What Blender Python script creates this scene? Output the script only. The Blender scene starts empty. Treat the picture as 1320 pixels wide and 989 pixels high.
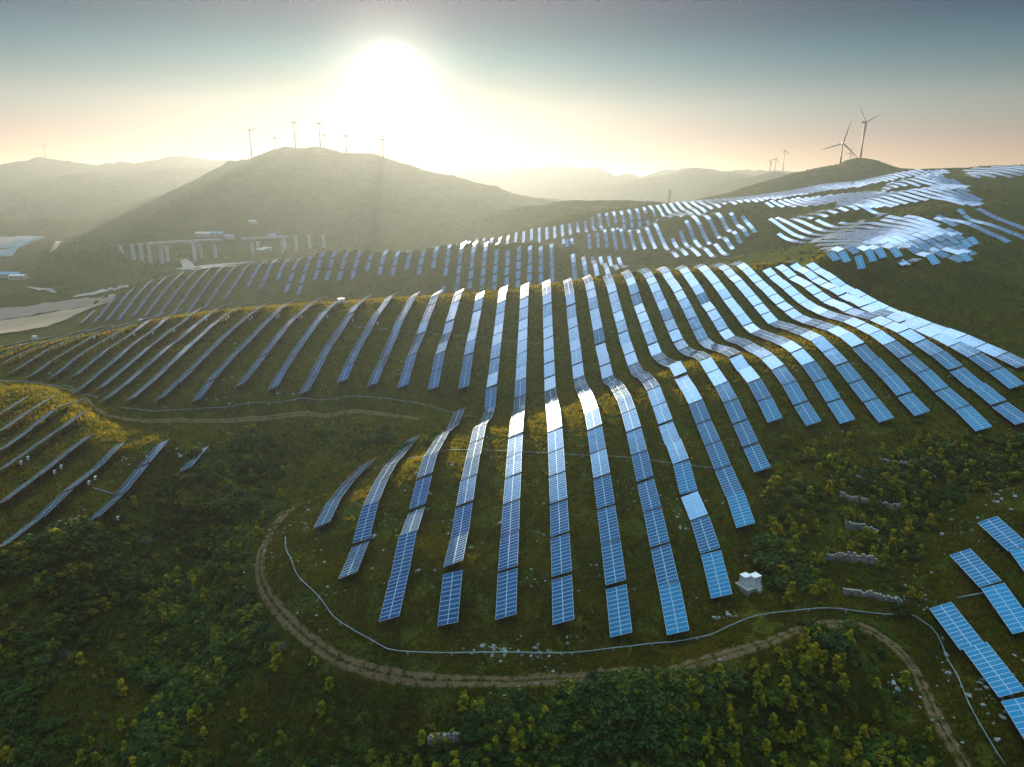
import bpy, math, random
import numpy as np
from mathutils import Vector, Matrix
rng = np.random.default_rng(7)
random.seed(7)
scene = bpy.context.scene
COL = scene.collection

# ---------------------------------------------------------------- camera geometry (metres, drone at the origin of heights)
F = 892.0; CX, CY = 660.0, 494.5
PITCH = math.radians(15.3); cp, sp = math.cos(PITCH), math.sin(PITCH)
YAW = math.atan(30*cp/F)                      # heading lies slightly left of the row direction (+Y)
cyw, syw = math.cos(YAW), math.sin(YAW)
CAMZ = 120.0
def ray(u, v):
    x = (u-CX)/F; y = -(v-CY)/F
    f = cp+y*sp; z = y*cp-sp
    return x, f, z                            # lateral, forward, up in the heading frame
def to_world(l, f): return l*cyw-f*syw, l*syw+f*cyw
def to_head(x, y): return x*cyw+y*syw, -x*syw+y*cyw
def project(x, y, z):
    l, f = to_head(np.asarray(x, float), np.asarray(y, float)); h = np.asarray(z, float)-CAMZ
    zc = f*cp-h*sp; yc = f*sp+h*cp
    zc = np.maximum(zc, 1e-3)
    return CX+F*l/zc, CY-F*yc/zc, zc

# ---------------------------------------------------------------- noise
def _hash(ix, iy, s):
    h = (ix.astype(np.int64)*374761393+iy.astype(np.int64)*668265263+s*974634777) & 0xffffffff
    h = ((h ^ (h >> 13))*1274126177) & 0xffffffff
    return ((h ^ (h >> 16)) & 0xffff)/65535.0
def vnoise(x, y, s=0):
    ix = np.floor(x); iy = np.floor(y); fx = x-ix; fy = y-iy
    fx = fx*fx*(3-2*fx); fy = fy*fy*(3-2*fy)
    a = _hash(ix, iy, s); b = _hash(ix+1, iy, s); c = _hash(ix, iy+1, s); d = _hash(ix+1, iy+1, s)
    return (a+(b-a)*fx+(c-a)*fy+(a-b-c+d)*fx*fy)*2-1
def fbm(x, y, o=4, s=0):
    r = 0; a = 1; t = 0
    for i in range(o):
        r = r+a*vnoise(x*2**i+17.3*i, y*2**i-9.1*i, s+i); t += a; a *= .5
    return r/t

# ---------------------------------------------------------------- terrain survey: lateral/forward slope, log distance, height ratio, slackness
SURVEY = "-7324,2937,-22009,1 -7564,2848,-22562,1 -7025,2920,-21588,1 -7247,2835,-22352,1 -7449,2761,-23118,1 -7587,2713,-23773,1 -6487,3004,-20511,1 -6751,2892,-21382,1 -6949,2813,-22039,1 -7153,2737,-22911,1 -7382,2655,-24003,1 -7614,2577,-25210,1 -6059,3049,-19659,1 -6276,2948,-20313,1 -6477,2861,-21178,1 -6720,2762,-22052,1 -6927,2684,-23139,1 -7138,2608,-24447,1 -7326,2544,-25545,1 -7467,2498,-26318,1 -5852,2989,-19672,1 -6067,2888,-20222,1 -6204,2828,-20975,1 -6387,2750,-22055,1 -6617,2659,-23359,1 -6824,2582,-24454,1 -7015,2515,-25770,1 -7206,2451,-27051,1 -5530,2982,-18836,1 -5752,2873,-19909,1 -5911,2800,-20876,1 -6092,2721,-21850,1 -6321,2627,-23155,1 -6461,2573,-24027,1 -6654,2502,-25558,1 -6880,2423,-27104,1 -5295,2929,-18326,1 -5479,2836,-19709,1 -5662,2749,-20889,1 -5891,2648,-22295,1 -6074,2572,-23385,1 -6314,2479,-25349,1 -6539,2398,-26895,1 -4998,2904,-17707,1 -5184,2806,-19296,1 -5367,2716,-20582,1 -5548,2632,-21663,1 -5809,2520,-23829,1 -6045,2427,-25583,1 -6307,2331,-27574,1 -6537,2253,-29360,1 -4781,2832,-18454,1 -5050,2690,-20167,1 -5270,2584,-21889,1 -5513,2477,-23629,1 -5775,2370,-25819,1 -5987,2291,-27370,1 -6178,2223,-28821,1 -4376,2863,-17200,1 -4535,2769,-18471,1 -4739,2658,-19968,1 -4947,2553,-21688,1 -5034,2512,-22124,1 -5292,2396,-24300,1 -5526,2300,-26061,1 -5765,2210,-28058,1 -5954,2143,-29405,1 -6146,2080,-30872,1 -4044,2852,-16892,1 -4220,2741,-17958,1 -4399,2637,-19239,1 -4560,2550,-20631,1 -4697,2481,-21711,1 -4908,2380,-23663,1 -5118,2289,-25416,1 -5475,2148,-28523,1 -5761,2047,-30776,1 -3693,2852,-16685,1 -3891,2718,-18068,1 -4071,2606,-19562,1 -4253,2503,-21068,1 -4439,2405,-22800,1 -4673,2292,-24985,1 -4910,2189,-27195,1 -5123,2103,-28984,1 -5314,2032,-30674,1 -3342,2852,-16478,1 -3498,2736,-17855,1 -3656,2627,-19347,1 -3792,2540,-20634,1 -3976,2432,-22364,1 -4114,2356,-23672,1 -4303,2260,-25646,1 -4541,2149,-28086,1 -4764,2055,-30885,1 -2885,2946,-15734,1 -3038,2812,-17005,1 -3192,2689,-18284,1 -3349,2574,-19782,1 -3511,2465,-21716,1 -3675,2364,-23669,1 -3866,2256,-26080,1 -4080,2147,-28525,1 -2579,2912,-15948,1 -2731,2767,-17224,1 -2843,2669,-18498,1 -2958,2576,-19992,1 -3095,2472,-21714,1 -3236,2374,-23665,1 -3378,2283,-25636,1 -3524,2197,-27847,1 -3598,2155,-29071,1 -2147,3017,-15307,1 -2275,2867,-16371,1 -2365,2771,-17638,1 -2456,2681,-18913,1 -2592,2556,-20841,1 -2730,2440,-22788,1 -2849,2349,-24748,1 -2970,2263,-26947,1 -3137,2154,-29623,1 -1787,3056,-15094,1 -1887,2919,-16565,1 -1996,2781,-17843,1 -2086,2677,-19332,1 -2200,2556,-21263,1 -2316,2444,-23213,1 -2422,2350,-25179,1 -2543,2250,-27825,1 -1429,3110,-14877,1 -1516,2962,-16349,1 -1604,2827,-17831,1 -1683,2717,-19322,1 -1741,2640,-20816,1 -1822,2541,-22542,1 -1903,2448,-24284,1 -1973,2374,-25603,1 -2093,2256,-28480,1 -1112,3100,-14777,1 -1167,2986,-16137,1 -1233,2859,-17616,1 -1300,2740,-19315,1 -1358,2646,-21025,1 -1436,2529,-22546,1 -1506,2432,-24504,1 -1578,2341,-26700,1 -1650,2255,-28920,1 -2479,1588,-43643,1 -2670,1487,-46106,1 -2841,1407,-48588,1 -3022,1330,-52207,1 -795,3083,-14883,1 -839,2967,-16348,1 -894,2832,-18038,1 -940,2730,-19948,1 -996,2615,-21457,1 -1063,2487,-23413,1 -1111,2404,-25592,1 -1160,2326,-27796,1 -1197,2269,-29576,1 -1647,1751,-38854,1 -1808,1619,-40803,1 -1972,1503,-43242,1 -2092,1428,-45445,1 -2193,1371,-47900,1 -2296,1317,-50629,1 -2355,1288,-53106,1 -2467,1237,-56910,1 -2662,1156,-61086,1 -479,3052,-15300,4 -512,2930,-17391,4 -545,2819,-18876,4 -589,2683,-20803,4 -635,2556,-23177,4 -670,2466,-25355,4 -717,2354,-28224,4 -737,2310,-29825,4 -901,2000,-35050,4 -1077,1749,-36787,4 -1214,1593,-39198,4 -1308,1501,-41600,4 -1384,1435,-44726,4 -1460,1373,-47657,4 -1539,1316,-50875,4 -1661,1235,-53668,4 -1802,1153,-60579,4 -1910,1097,-64278,4 -2026,1043,-69641,4 -132,3178,-14251,4 -164,2972,-16657,4 -190,2823,-18981,4 -218,2677,-21123,4 -246,2543,-23503,4 -273,2429,-26127,4 -306,2300,-28574,4 -341,2180,-31944,4 -340,2183,-32935,4 -493,1775,-35403,4 -562,1637,-38702,4 -632,1518,-41820,4 -692,1428,-45208,4 -741,1362,-47910,4 -791,1300,-51369,4 -854,1231,-54915,4 -942,1146,-58806,4 -987,1106,-63744,4 -1031,1070,-67733,4 -1072,1039,-70450,4 810,3191,-13129,12 843,2991,-15006,12 869,2848,-17515,12 902,2687,-20065,12 939,2524,-22655,12 978,2374,-25712,12 1026,2209,-28390,12 1105,1987,-30033,12 1162,1851,-31536,12 1234,1705,-34093,12 1286,1613,-37114,12 1353,1507,-41129,12 1422,1413,-45224,12 1493,1327,-49873,12 1580,1235,-55409,12 1657,1164,-60562,12 1705,1123,-64236,12 1755,1084,-67974,12 1820,1037,-72605,12 1098,3300,-12500,4 1150,3089,-14576,4 1204,2901,-17295,4 1264,2715,-20058,4 1315,2576,-22852,4 1374,2431,-24828,4 1424,2321,-27034,4 1555,2073,-28450,4 1646,1930,-30063,4 1680,1883,-30407,4 1752,1787,-32468,4 1827,1698,-34776,4 1917,1602,-38040,4 1997,1526,-41114,4 2013,1511,-41595,4 2091,1444,-44958,4 2186,1371,-48372,4 2314,1282,-53610,4 2458,1196,-59244,4 2577,1132,-63964,4 2669,1088,-67705,4 2756,1049,-72314,4 1379,3367,-12187,4 1447,3163,-14052,4 1506,3005,-16136,4 1577,2835,-18458,4 1650,2680,-21019,4 1721,2544,-22971,4 1792,2420,-24942,4 1895,2262,-26733,4 2004,2115,-27434,4 2117,1981,-29032,4 2216,1878,-31522,4 2315,1784,-34044,4 2405,1707,-36590,4 2541,1602,-39426,4 2675,1511,-43239,4 2788,1442,-47095,4 2890,1384,-49084,4 3024,1316,-52335,4 3195,1237,-57163,4 3286,1199,-60258,4 3428,1144,-65248,4 1651,3432,-11571,1 1740,3215,-13431,1 1823,3037,-15923,1 1904,2882,-17821,1 1975,2759,-19523,1 2046,2645,-21240,1 2118,2538,-23187,1 2263,2348,-24752,1 2479,2113,-25927,1 2531,2063,-27458,1 2671,1940,-29494,1 2817,1826,-32222,1 2958,1729,-35437,1 3124,1626,-38945,1 3296,1532,-42750,1 3507,1430,-47107,1 3604,1388,-49322,1 3709,1345,-52425,1 1902,3520,-11154,1 2011,3293,-12605,1 2114,3104,-14677,1 2206,2951,-16561,1 2312,2794,-18886,1 2430,2637,-21243,1 2521,2528,-22550,1 2716,2321,-23688,1 2916,2143,-25265,1 3034,2049,-27028,1 3201,1930,-29499,1 3351,1835,-32217,1 3505,1746,-35199,1 3687,1652,-38695,1 3885,1560,-42492,1 2174,3543,-10949,1 2274,3362,-12390,1 2384,3182,-13845,1 2498,3015,-15722,1 2603,2876,-17615,1 2709,2748,-19526,1 2804,2643,-21241,1 2916,2529,-22336,1 3150,2319,-23047,1 3330,2180,-24602,1 3325,2184,-24162,1 3514,2055,-26596,1 3694,1945,-29056,1 3858,1855,-31764,1 4000,1783,-34275,1 2436,3577,-10743,1 2557,3384,-12184,1 2668,3223,-13633,1 2807,3043,-15922,1 2943,2885,-17613,1 3059,2762,-19313,1 3175,2650,-20816,1 3369,2481,-21714,1 3588,2314,-23049,1 3831,2154,-24605,1 4019,2045,-26601,1 4216,1941,-29278,1 4420,1845,-32440,1 4595,1769,-34736,1 2708,3590,-10541,1 2838,3403,-11777,1 2949,3260,-13016,1 3084,3100,-14678,1 3220,2954,-16354,1 3381,2799,-18258,1 3518,2679,-19755,1 3691,2541,-20637,1 3970,2346,-21752,1 4146,2238,-22643,1 4332,2135,-24398,1 4524,2037,-26605,1 4751,1933,-29724,1 4903,1868,-31756,1 5108,1788,-34498,1 2969,3613,-10337,1 3096,3447,-11166,1 3250,3266,-12610,1 3385,3122,-14061,1 3521,2989,-15522,1 3657,2867,-16995,1 3818,2735,-18692,1 4051,2564,-19474,1 4332,2384,-20584,1 4554,2259,-21900,1 4625,2222,-22650,1 4837,2117,-24621,1 5056,2019,-27048,1 5305,1918,-29952,1 5531,1835,-32445,1 5695,1779,-34278,1 3230,3633,-10134,1 3402,3430,-11370,1 3557,3265,-12813,1 3711,3117,-14164,1 3868,2979,-15628,1 4002,2870,-16684,1 4136,2769,-17746,1 4353,2620,-18725,1 4567,2488,-19393,1 4805,2356,-20279,1 5029,2244,-21688,1 5243,2146,-23753,1 5483,2046,-25953,1 5773,1937,-28624,1 5976,1868,-30870,1 6224,1789,-33149,1 3616,3510,-10655,1 3727,3396,-11679,1 3882,3248,-12918,1 4037,3113,-14165,1 4194,2987,-15421,1 4326,2888,-16267,1 4500,2768,-17124,1 4778,2595,-18107,1 4993,2475,-18770,1 5212,2364,-19807,1 5459,2250,-21262,1 5715,2144,-23113,1 5989,2040,-25415,1 6290,1937,-27857,1 6646,1828,-30893,1 7020,1726,-34090,1 7199,1681,-35706,1 3772,3642,-10034,1 3881,3530,-10852,1 4036,3383,-12084,1 4207,3234,-12921,1 4340,3127,-13857,1 4496,3010,-15005,1 4649,2904,-15851,1 4821,2793,-16497,1 4996,2688,-17353,1 5382,2483,-18559,1 5644,2360,-19641,1 5870,2264,-20940,1 6146,2157,-22680,1 6474,2042,-24875,1 6791,1942,-27527,1 7173,1834,-30004,1 7499,1750,-32726,1 7789,1682,-34572,1 3929,3761,-9617,1 4039,3650,-10433,1 4167,3528,-11053,1 4275,3432,-11672,1 4408,3320,-12702,1 4558,3202,-13333,1 4688,3107,-13963,1 4843,3000,-15008,1 5015,2890,-15649,1 5149,2810,-16493,1 5386,2678,-17356,1 5601,2569,-18011,1 5844,2456,-19189,1 6087,2353,-20169,1 6330,2257,-21154,1 6626,2152,-22683,1 6973,2039,-24661,1 7306,1942,-26874,1 7576,1870,-28881,1 4216,3741,-10019,1 4324,3640,-10634,1 4432,3544,-11251,1 4584,3418,-12078,1 4695,3331,-12903,1 4871,3202,-13943,1 5022,3099,-14577,1 5199,2986,-15627,1 5375,2882,-16475,1 5635,2741,-17540,1 5832,2643,-18295,1 6006,2562,-18946,1 6225,2467,-19709,1 6510,2354,-20695,1 6777,2256,-21789,1 7071,2158,-23107,1 7413,2054,-24654,1 7616,1997,-25544,1 -7493,2105,-29532,1 -7717,2047,-30665,1 -7141,2071,-29438,1 -7378,2007,-30796,1 -7570,1958,-31934,1 -7762,1912,-33078,1 -7089,1950,-31314,1 -7352,1884,-32869,1 -7497,1849,-33788,1 -7817,1776,-35984,1 -6618,1938,-31209,1 -6825,1882,-32086,1 -6986,1841,-32782,1 -7234,1780,-34733,1 -7481,1724,-36474,1 -7878,1641,-39160,1 -6531,1817,-33087,1 -6787,1752,-34977,1 -6908,1722,-35777,1 -7322,1629,-38476,1 -7691,1554,-40853,1 -7941,1507,-42531,1 -6395,1705,-36016,1 -6837,1600,-39307,1 -7215,1520,-42285,1 -7591,1447,-44949,1 -8051,1368,-48264,1 -5869,1688,-36941,1 -6169,1610,-39646,1 -6522,1527,-42749,1 -6822,1463,-45053,1 -7161,1397,-48113,1 -7551,1328,-51349,1 -7888,1273,-53879,1 -8199,1227,-56057,1 -5363,1662,-37876,1 -5539,1613,-39644,1 -5745,1558,-42018,1 -6009,1493,-45145,1 -6266,1435,-47593,1 -6649,1356,-50828,1 -4777,1657,-38383,1 -5084,1563,-42031,1 6992,1133,-65959,1 7636,1033,-73908,1 8511,923,-84072,1 7243,1237,-57471,1 7852,1136,-63660,1 8499,1047,-71653,1 7430,1345,-50388,1 7986,1247,-55251,1 8056,1236,-55678,1 -4083,1282,-56548,2 -3992,1176,-62900,2 -3603,1080,-69447,2 -2995,1011,-74678,2 -1838,964,-78339,2 -263,943,-79727,2 1838,953,-78185,2 3129,982,-75132,2 3887,1008,-72421,2 4761,1058,-69447,2 5787,1085,-69151,2 6653,1027,-75436,2 7193,938,-84736,2 7935,841,-96927,2 -2666,1620,-44130,2 -3356,1552,-47033,2 -3895,1393,-52417,2 -1920,1758,-40109,2 4136,1422,-45708,2 5877,1427,-48366,2 5763,1251,-57943,2 5078,1140,-63618,2 7615,1509,-43085,2 6486,1580,-40494,2 5285,1556,-40494,2 4789,1632,-39212,2 7436,1034,-75436,2 8603,843,-96093,2 6450,1339,-53785,2 -270,867,-91156,2 0,851,-96927,2 -3488,933,-87923,2 -2189,877,-96927,2 -6293,949,-96927,2 -8208,959,-96927,2 -8610,1087,-75436,2 -7182,1206,-67975,2 -6368,1344,-56548,2 -5086,1469,-53785,2 -4380,1685,-45708,2 -5231,1597,-45708,2 -7242,1247,-56548,2 -7858,1176,-62900,2 -4586,1222,-65060,2 -4957,1114,-75436,2 -4296,1147,-67975,2 -3353,1938,-39212,2 -3677,2005,-35411,2 -2491,2005,-35411,2 -2883,1827,-40494,2 -1889,2087,-33538,2 -4297,1898,-37937,2 -5436,1946,-33911,2 -6247,1929,-32917,2 -4245,2043,-33041,2 -2823,2137,-32052,2 -1177,2152,-32298,2 -1186,1991,-35411,2 -6985,2213,-28021,2 3219,899,-87923,2 4651,867,-96927,2 5902,927,-87923,2 6704,867,-96927,2 1915,846,-96927,2 5105,968,-76959,2 -9676,1339,-53785,2 -10943,1053,-91156,2 9800,1264,-53785,2 10673,856,-91156,2 -8767,2702,-24427,2 -9133,1779,-35411,2 9370,1468,-35411,2 0,729,-126218,2 -8146,792,-126218,2 7856,697,-126218,2 -6255,5000,-18926,1 -5454,5140,-16177,1 -4624,5150,-15722,1 -4057,5200,-15382,1 -3481,5400,-14028,1 -2915,5450,-13467,1 -1792,5500,-13130,1 -1121,5600,-13467,1 -672,5800,-13130,1 -112,6000,-12683,1 447,6110,-12014,1 -6945,4800,-19330,1 -6543,5150,-17661,1 -6051,5450,-15382,1 -5567,5600,-13130,1 -5307,5700,-12126,1 -4972,5770,-11293,1 -4665,5770,-10794,1 -4359,5770,-10353,1 -3921,5770,-9989,1 -3372,5770,-9472,1 -2938,5770,-9198,1 -2632,5800,-8269,1 -2332,5820,-8094,1 -1946,5850,-8160,1 -1625,5900,-8192,1 -1304,6000,-7898,1 -981,6150,-7181,1 -705,6500,-6910,1 -221,6400,-7724,1 55,6450,-7615,1 331,6550,-7615,1 562,6750,-7073,1 836,7800,-6424,1 1077,8600,-5884,1 1490,8800,-4811,1 2032,8900,-3743,1 2291,8600,-3212,1 2541,8400,-3106,1 2825,8000,-3212,1 3117,7800,-2893,1 3359,7800,-3106,1 3551,7900,-3212,1 3634,7900,-3318,1 4085,7800,-2999,1 4280,7700,-2629,1 4491,7600,-2048,1 4736,7500,-1626,1 4957,7300,-1942,1 5230,7000,-2788,1 838,7200,-12126,1 945,7700,-10132,1 1222,7800,-10132,1 1535,7400,-10573,1 1854,7300,-9692,1 2234,7450,-8269,1 2473,7450,-7724,1 2821,7500,-6964,1 2120,8200,-5777,1 1760,8400,-6316,1 1325,8300,-7615,1 1108,8000,-9034,1 2606,7800,-6208,1 2877,7000,-8487,1 3212,6200,-8815,1 3756,6000,-7942,1 3181,7300,-5239,1 3510,7300,-5239,1 3954,7000,-5777,1 4186,6400,-6856,1 -595,9000,-6640,1 -165,9200,-6100,1 143,9300,-5239,1 657,9350,-4554,1 950,9400,-3690,1 1232,9500,-2999,1 1503,9600,-2629,1 1880,9700,-1837,1 2150,9800,-1521,1 2452,10000,-1153,1 2797,10300,-944,1 3174,10600,-619,1 3602,10900,-159,1 3836,11100,258,1 4079,11300,778,1 4333,11500,1193,1 4812,11600,1648,1 5198,11600,2484,1 5533,11600,3049,1 5744,11500,3254,1 6026,11300,3049,1 6261,11000,3151,1 6736,10800,3510,1 7067,10600,3561,1 440,9000,-6316,1 1096,9200,-4811,1 1745,9300,-3106,1 2285,9500,-2259,1 3045,9000,-2048,1 3693,9000,-1626,1 4340,8800,-1206,1 3811,8300,-2576,1 4325,10000,50,1 4865,9600,50,1 4331,3850,-8924,1 4545,4000,-8269,1 4838,4150,-7833,1 5101,4300,-7670,1 5439,4400,-7561,1 5644,4400,-7833,1 5939,4300,-8651,1 6172,4200,-9363,1 5124,4050,-9363,1 5560,3950,-10353,1 4772,3950,-9582,1 4714,5600,-5884,1 5003,5700,-5347,1 5379,5300,-5562,1 5291,6200,-3212,1 5523,6000,-3424,1 5694,6000,-3212,1 5855,5800,-3743,1 6113,5500,-4811,1 6419,5300,-5992,1 6610,5100,-6856,1 6423,4500,-8815,1 5966,4700,-7942,1 5720,5000,-6316,1 4847,4900,-6856,1 5120,8400,-368,1 5520,8300,362,1 5787,8200,570,1 6108,8000,466,1 6348,7800,-55,1 6587,7400,-1311,1 5136,7800,-1521,1 5643,7600,-1311,1 6126,7400,-996,1 5658,6800,-2259,1 6207,6600,-2576,1 5217,9500,1141,1 5497,9550,1917,1 5757,9500,2432,1 5977,9400,2123,1 6309,9100,986,1 6408,8900,258,1 5819,8900,1297,1 6920,8000,50,1 7095,9500,2123,1 6783,9300,1607,1 6511,7400,-1311,1 6764,5700,-5669,1 7264,5500,-7073,1 6993,6500,-3850,1 6453,6200,-4169,1 6223,6500,-3530,1 7208,6800,-3637,1 6880,5000,-9582,1 7367,4700,-11792,1 6028,4300,-11792,1 5479,4000,-12460,1 6664,3650,-16291,1 7272,3300,-18580,1 7540,3100,-20665,1 5459,3850,-14930,1 6107,3500,-16746,1 8409,5600,-8487,1 8662,3300,-19736,1 8493,10000,2123,1 -6493,5430,-18063,2 -6001,5730,-15779,2 -5517,5880,-13523,2 -5256,5980,-12516,2 -4921,6050,-11681,2 -4614,6050,-11182,2 -4308,6050,-10739,2 -3870,6050,-10375,2 -3320,6050,-9857,2 -2885,6050,-9582,2 -2579,6080,-8651,2 -2279,6100,-8476,2 -1892,6130,-8542,2 -1572,6180,-8574,2 -1250,6280,-8280,2 -927,6430,-7561,2 -7184,4000,-23000,1 -6095,4000,-24250,1 -5007,4100,-23659,1 -3918,4100,-23171,1 -2830,4200,-22143,1 -1741,4300,-20930,1 -653,4400,-18636,1 435,4500,-16667,1 1524,4700,-15319,1 2612,4800,-13750,1 3483,4700,-12340,1 4027,3800,-12105,1 6422,2750,-22545,1 7292,2450,-25306,1 5660,3100,-18710,1 -7184,6400,-17500,1 -8272,6400,-17500,1 -6095,7000,-16429,1 -5007,7400,-15811,1 -3918,7400,-15811,1 -2830,7400,-15811,1 -1741,7400,-15676,1 -1088,7600,-13816,1 -435,7800,-10897,1 218,7800,-10897,1 762,8100,-9259,1 1741,9050,-5746,1 2939,8800,-3636,1 5660,8800,455,1 5660,10400,1154,1 6204,8600,930,1 5224,7400,-2162,1 -7184,10000,-11800,1 -5551,10000,-11800,1 -3918,10000,-11800,1 -2286,10000,-11800,1 -653,11000,-8182,1 1524,12500,-4800,1 3701,14000,-1429,1 5877,15000,667,1 8054,15000,1333,1 -1088,9000,-12444,1 -7184,15000,-7867,1 -4463,15000,-7867,1 -2286,15000,-7867,1 -109,15000,-7333,1 -8816,10000,-11800,1 -8816,15000,-7867,1 -8816,4500,-20000,1 -8490,6000,-19333,1"
S = np.array([[float(q) for q in p.split(',')] for p in SURVEY.split()])
SP = np.c_[S[:, 0]/1e4, np.log(S[:, 1]/10)]
SV = S[:, 2]/1e5
def _K(A, B):
    r2 = (A[:, None, 0]-B[None, :, 0])**2+(A[:, None, 1]-B[None, :, 1])**2
    return .5*r2*np.log(r2+1e-12)
n = len(SP); M = np.zeros((n+3, n+3)); M[:n, :n] = _K(SP, SP)+np.diag(2.5e-5*S[:, 3])
Q = np.c_[np.ones(n), SP]; M[:n, n:] = Q; M[n:, :n] = Q.T
W = np.linalg.solve(M, np.r_[SV, 0, 0, 0])
A0, A1, NA = -1.15, 1.15, 380
B0, B1, NB = math.log(62), math.log(1550), 400
ga = np.linspace(A0, A1, NA); gb = np.linspace(B0, B1, NB)
G = np.zeros((NB, NA))
for j in range(NB):
    P = np.c_[ga, np.full(NA, gb[j])]
    G[j] = _K(P, SP) @ W[:n]+W[n]+P @ W[n+1:]
def _bil(a, b):
    i = np.clip((a-A0)/(A1-A0)*(NA-1), 0, NA-1.001); j = np.clip((b-B0)/(B1-B0)*(NB-1), 0, NB-1.001)
    i0 = i.astype(int); j0 = j.astype(int); fi = i-i0; fj = j-j0
    return (G[j0, i0]*(1-fi)*(1-fj)+G[j0, i0+1]*fi*(1-fj)+G[j0+1, i0]*(1-fi)*fj+G[j0+1, i0+1]*fi*fj)
FLOOR = -119.0
def sstep(t): t = np.clip(t, 0, 1); return t*t*(3-2*t)

# far hills: crest line seen in the survey, its distance, front and back reach, spur size
RIDGES = [
 # green hill beyond the second slope
 ([(430,322),(480,306),(498,300),(535,290),(571,284.6),(607,279),(635,273.6),(653,270),(700,263.7),(727,258),(773,257.3),(809,258),(836,261),(851,262),(900,266),(960,275)], 1300, 420, 500, .35, 1),
 # wind-turbine hill on the right
 ([(860,268),(907,256),(953,243.7),(998,230),(1034,221),(1060,215.5),(1080,212.7),(1091,206.4),(1105,203.6),(1116,205.5),(1134,209),(1162,216.4),(1182,219),(1230,226),(1330,240)], 1550, 460, 600, .35, 2),
 # scrub mound in the valley
 ([(-150,325),(0,322),(36,315.5),(69,310.5),(82,312.8),(118,314.6),(138,315.5),(155,324),(164,334),(182,339),(206,343)], 1120, 210, 260, .3, 3),
 # ridge behind the mound
 ([(-200,280),(0,282.8),(36,284.6),(54,281.9),(82,281.9),(109,282.8),(145,284.6),(173,290),(200,302),(230,312)], 1650, 300, 400, .3, 4),
 # pale shoulder of the mountain
 ([(-50,281),(20,278),(54,271.9),(82,265.5),(105,262.8),(136,263.7),(164,257.3),(206,251),(240,247),(300,240),(420,235)], 2250, 400, 600, .35, 5),
 # the mountain
 ([(120,275),(160,264),(206,252),(250,233),(293,208),(320,205),(333,200),(367,189),(393,190),(407,187),(420,189),(440,195),(467,196.7),(493,201.7),(517,208),(540,215),(557,220),(580,225),(607,233),(640,240.5),(657,249),(713,259),(780,268)], 1930, 640, 800, .4, 6),
 ([(540,243),(600,239),(640,240.5),(657,249),(700,254.5),(713,258),(780,267)], 2500, 500, 600, .3, 7),
 # back ranges, left
 ([(-200,214),(0,212.7),(46.7,203),(66.7,204),(110,211.7),(126.7,211.7),(157,208),(173,209),(200,204),(240,200.7),(267,205),(297,208),(360,222),(420,235)], 3500, 1100, 1200, .45, 8),
 ([(-200,235),(0,240),(60,228),(110,222),(150,226),(220,215),(280,222),(330,236)], 2900, 700, 800, .45, 12),
 ([(-250,205),(0,214),(90,211),(120,213.5),(200,211),(330,214),(480,224)], 4000, 1100, 1200, .4, 13),
 # back ranges, right
 ([(480,228),(557,220),(607,219),(640,221.7),(673,215),(693,216.7),(717,213),(740,217.7),(770,215.7),(783,221.7),(793,228),(810,223),(827,228),(853,221.7),(880,218),(900,215.7),(923,220),(943,221),(963,218),(987,220.7),(1027,220.7),(1100,224),(1400,226)], 4600, 1500, 1300, .45, 9),
 ([(700,250),(760,241),(810,233),(850,228),(880,221),(900,216.5),(923,220.5),(943,222),(980,231),(1040,236)], 3700, 1000, 1000, .4, 10),
 ([(800,262),(880,252),(930,236),(980,226),(1000,222),(1027,221),(1080,226),(1150,232)], 3000, 700, 800, .4, 11),
]
RD = []
for pts, d0, wf, wb, spur, sd in RIDGES:
    aa = []; zz = []
    for u, v in pts:
        l, f, z = ray(u, v); aa.append(l/f); zz.append(z/f*d0)
    RD.append((np.array(aa), np.array(zz), d0, wf, wb, spur, sd))
def height(x, y, detail=True):
    x = np.asarray(x, float); y = np.asarray(y, float)
    l, f = to_head(x, y); d = np.maximum(f, 1.0)
    dn = np.maximum(d, 70.0)
    a = l/dn; b = np.log(dn)
    base = _bil(np.clip(a, A0, A1), b)*np.minimum(dn, 1500)
    k = sstep((dn-1150)/350)
    z = base*(1-k)+np.minimum(base, FLOOR+60*sstep((a-.1)*2))*k
    z = np.where(dn > 1500, FLOOR, z)
    z = np.maximum(z, FLOOR-3)
    wob = fbm(a*9, b*5, 3, 50)
    for aa, zz, d0, wf, wb, spur, sd in RD:
        zc = np.interp(a, aa, zz)
        out = np.maximum(np.maximum(aa[0]-a, a-aa[-1]), 0)*d0
        zc = FLOOR+(zc-FLOOR)*np.exp(-(out/(wf*.8))**2)
        zc = zc+(zc-FLOOR)*.012*fbm(a*d0/90, a*0+sd, 4, sd+70)
        dd = (dn-d0)/np.where(dn < d0, wf, wb)
        t = np.abs(dd)
        n1 = 1-np.abs(fbm(a*d0/(wf*.55), dn/(wf*.9), 4, sd+30))*2
        t = t*(1+spur*(n1-.3)*1.3*np.minimum(1, t*3))
        s = 1-sstep(np.clip(t, 0, 1))*.55-np.clip(t, 0, 1)*.45
        zr = FLOOR+(zc-FLOOR)*s
        z = np.where(t < 1, np.maximum(z, zr), z)
    if detail:
        A = np.interp(dn, [70, 300, 700, 1500, 4000], [.28, .35, 1.6, 5, 14])
        z = z+A*fbm(x/13, y/13, 3, 3)*np.where(dn > 900, .25, 1)+np.where(dn > 500, A*fbm(x/70, y/70, 4, 5), 0)
    return z+CAMZ
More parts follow.
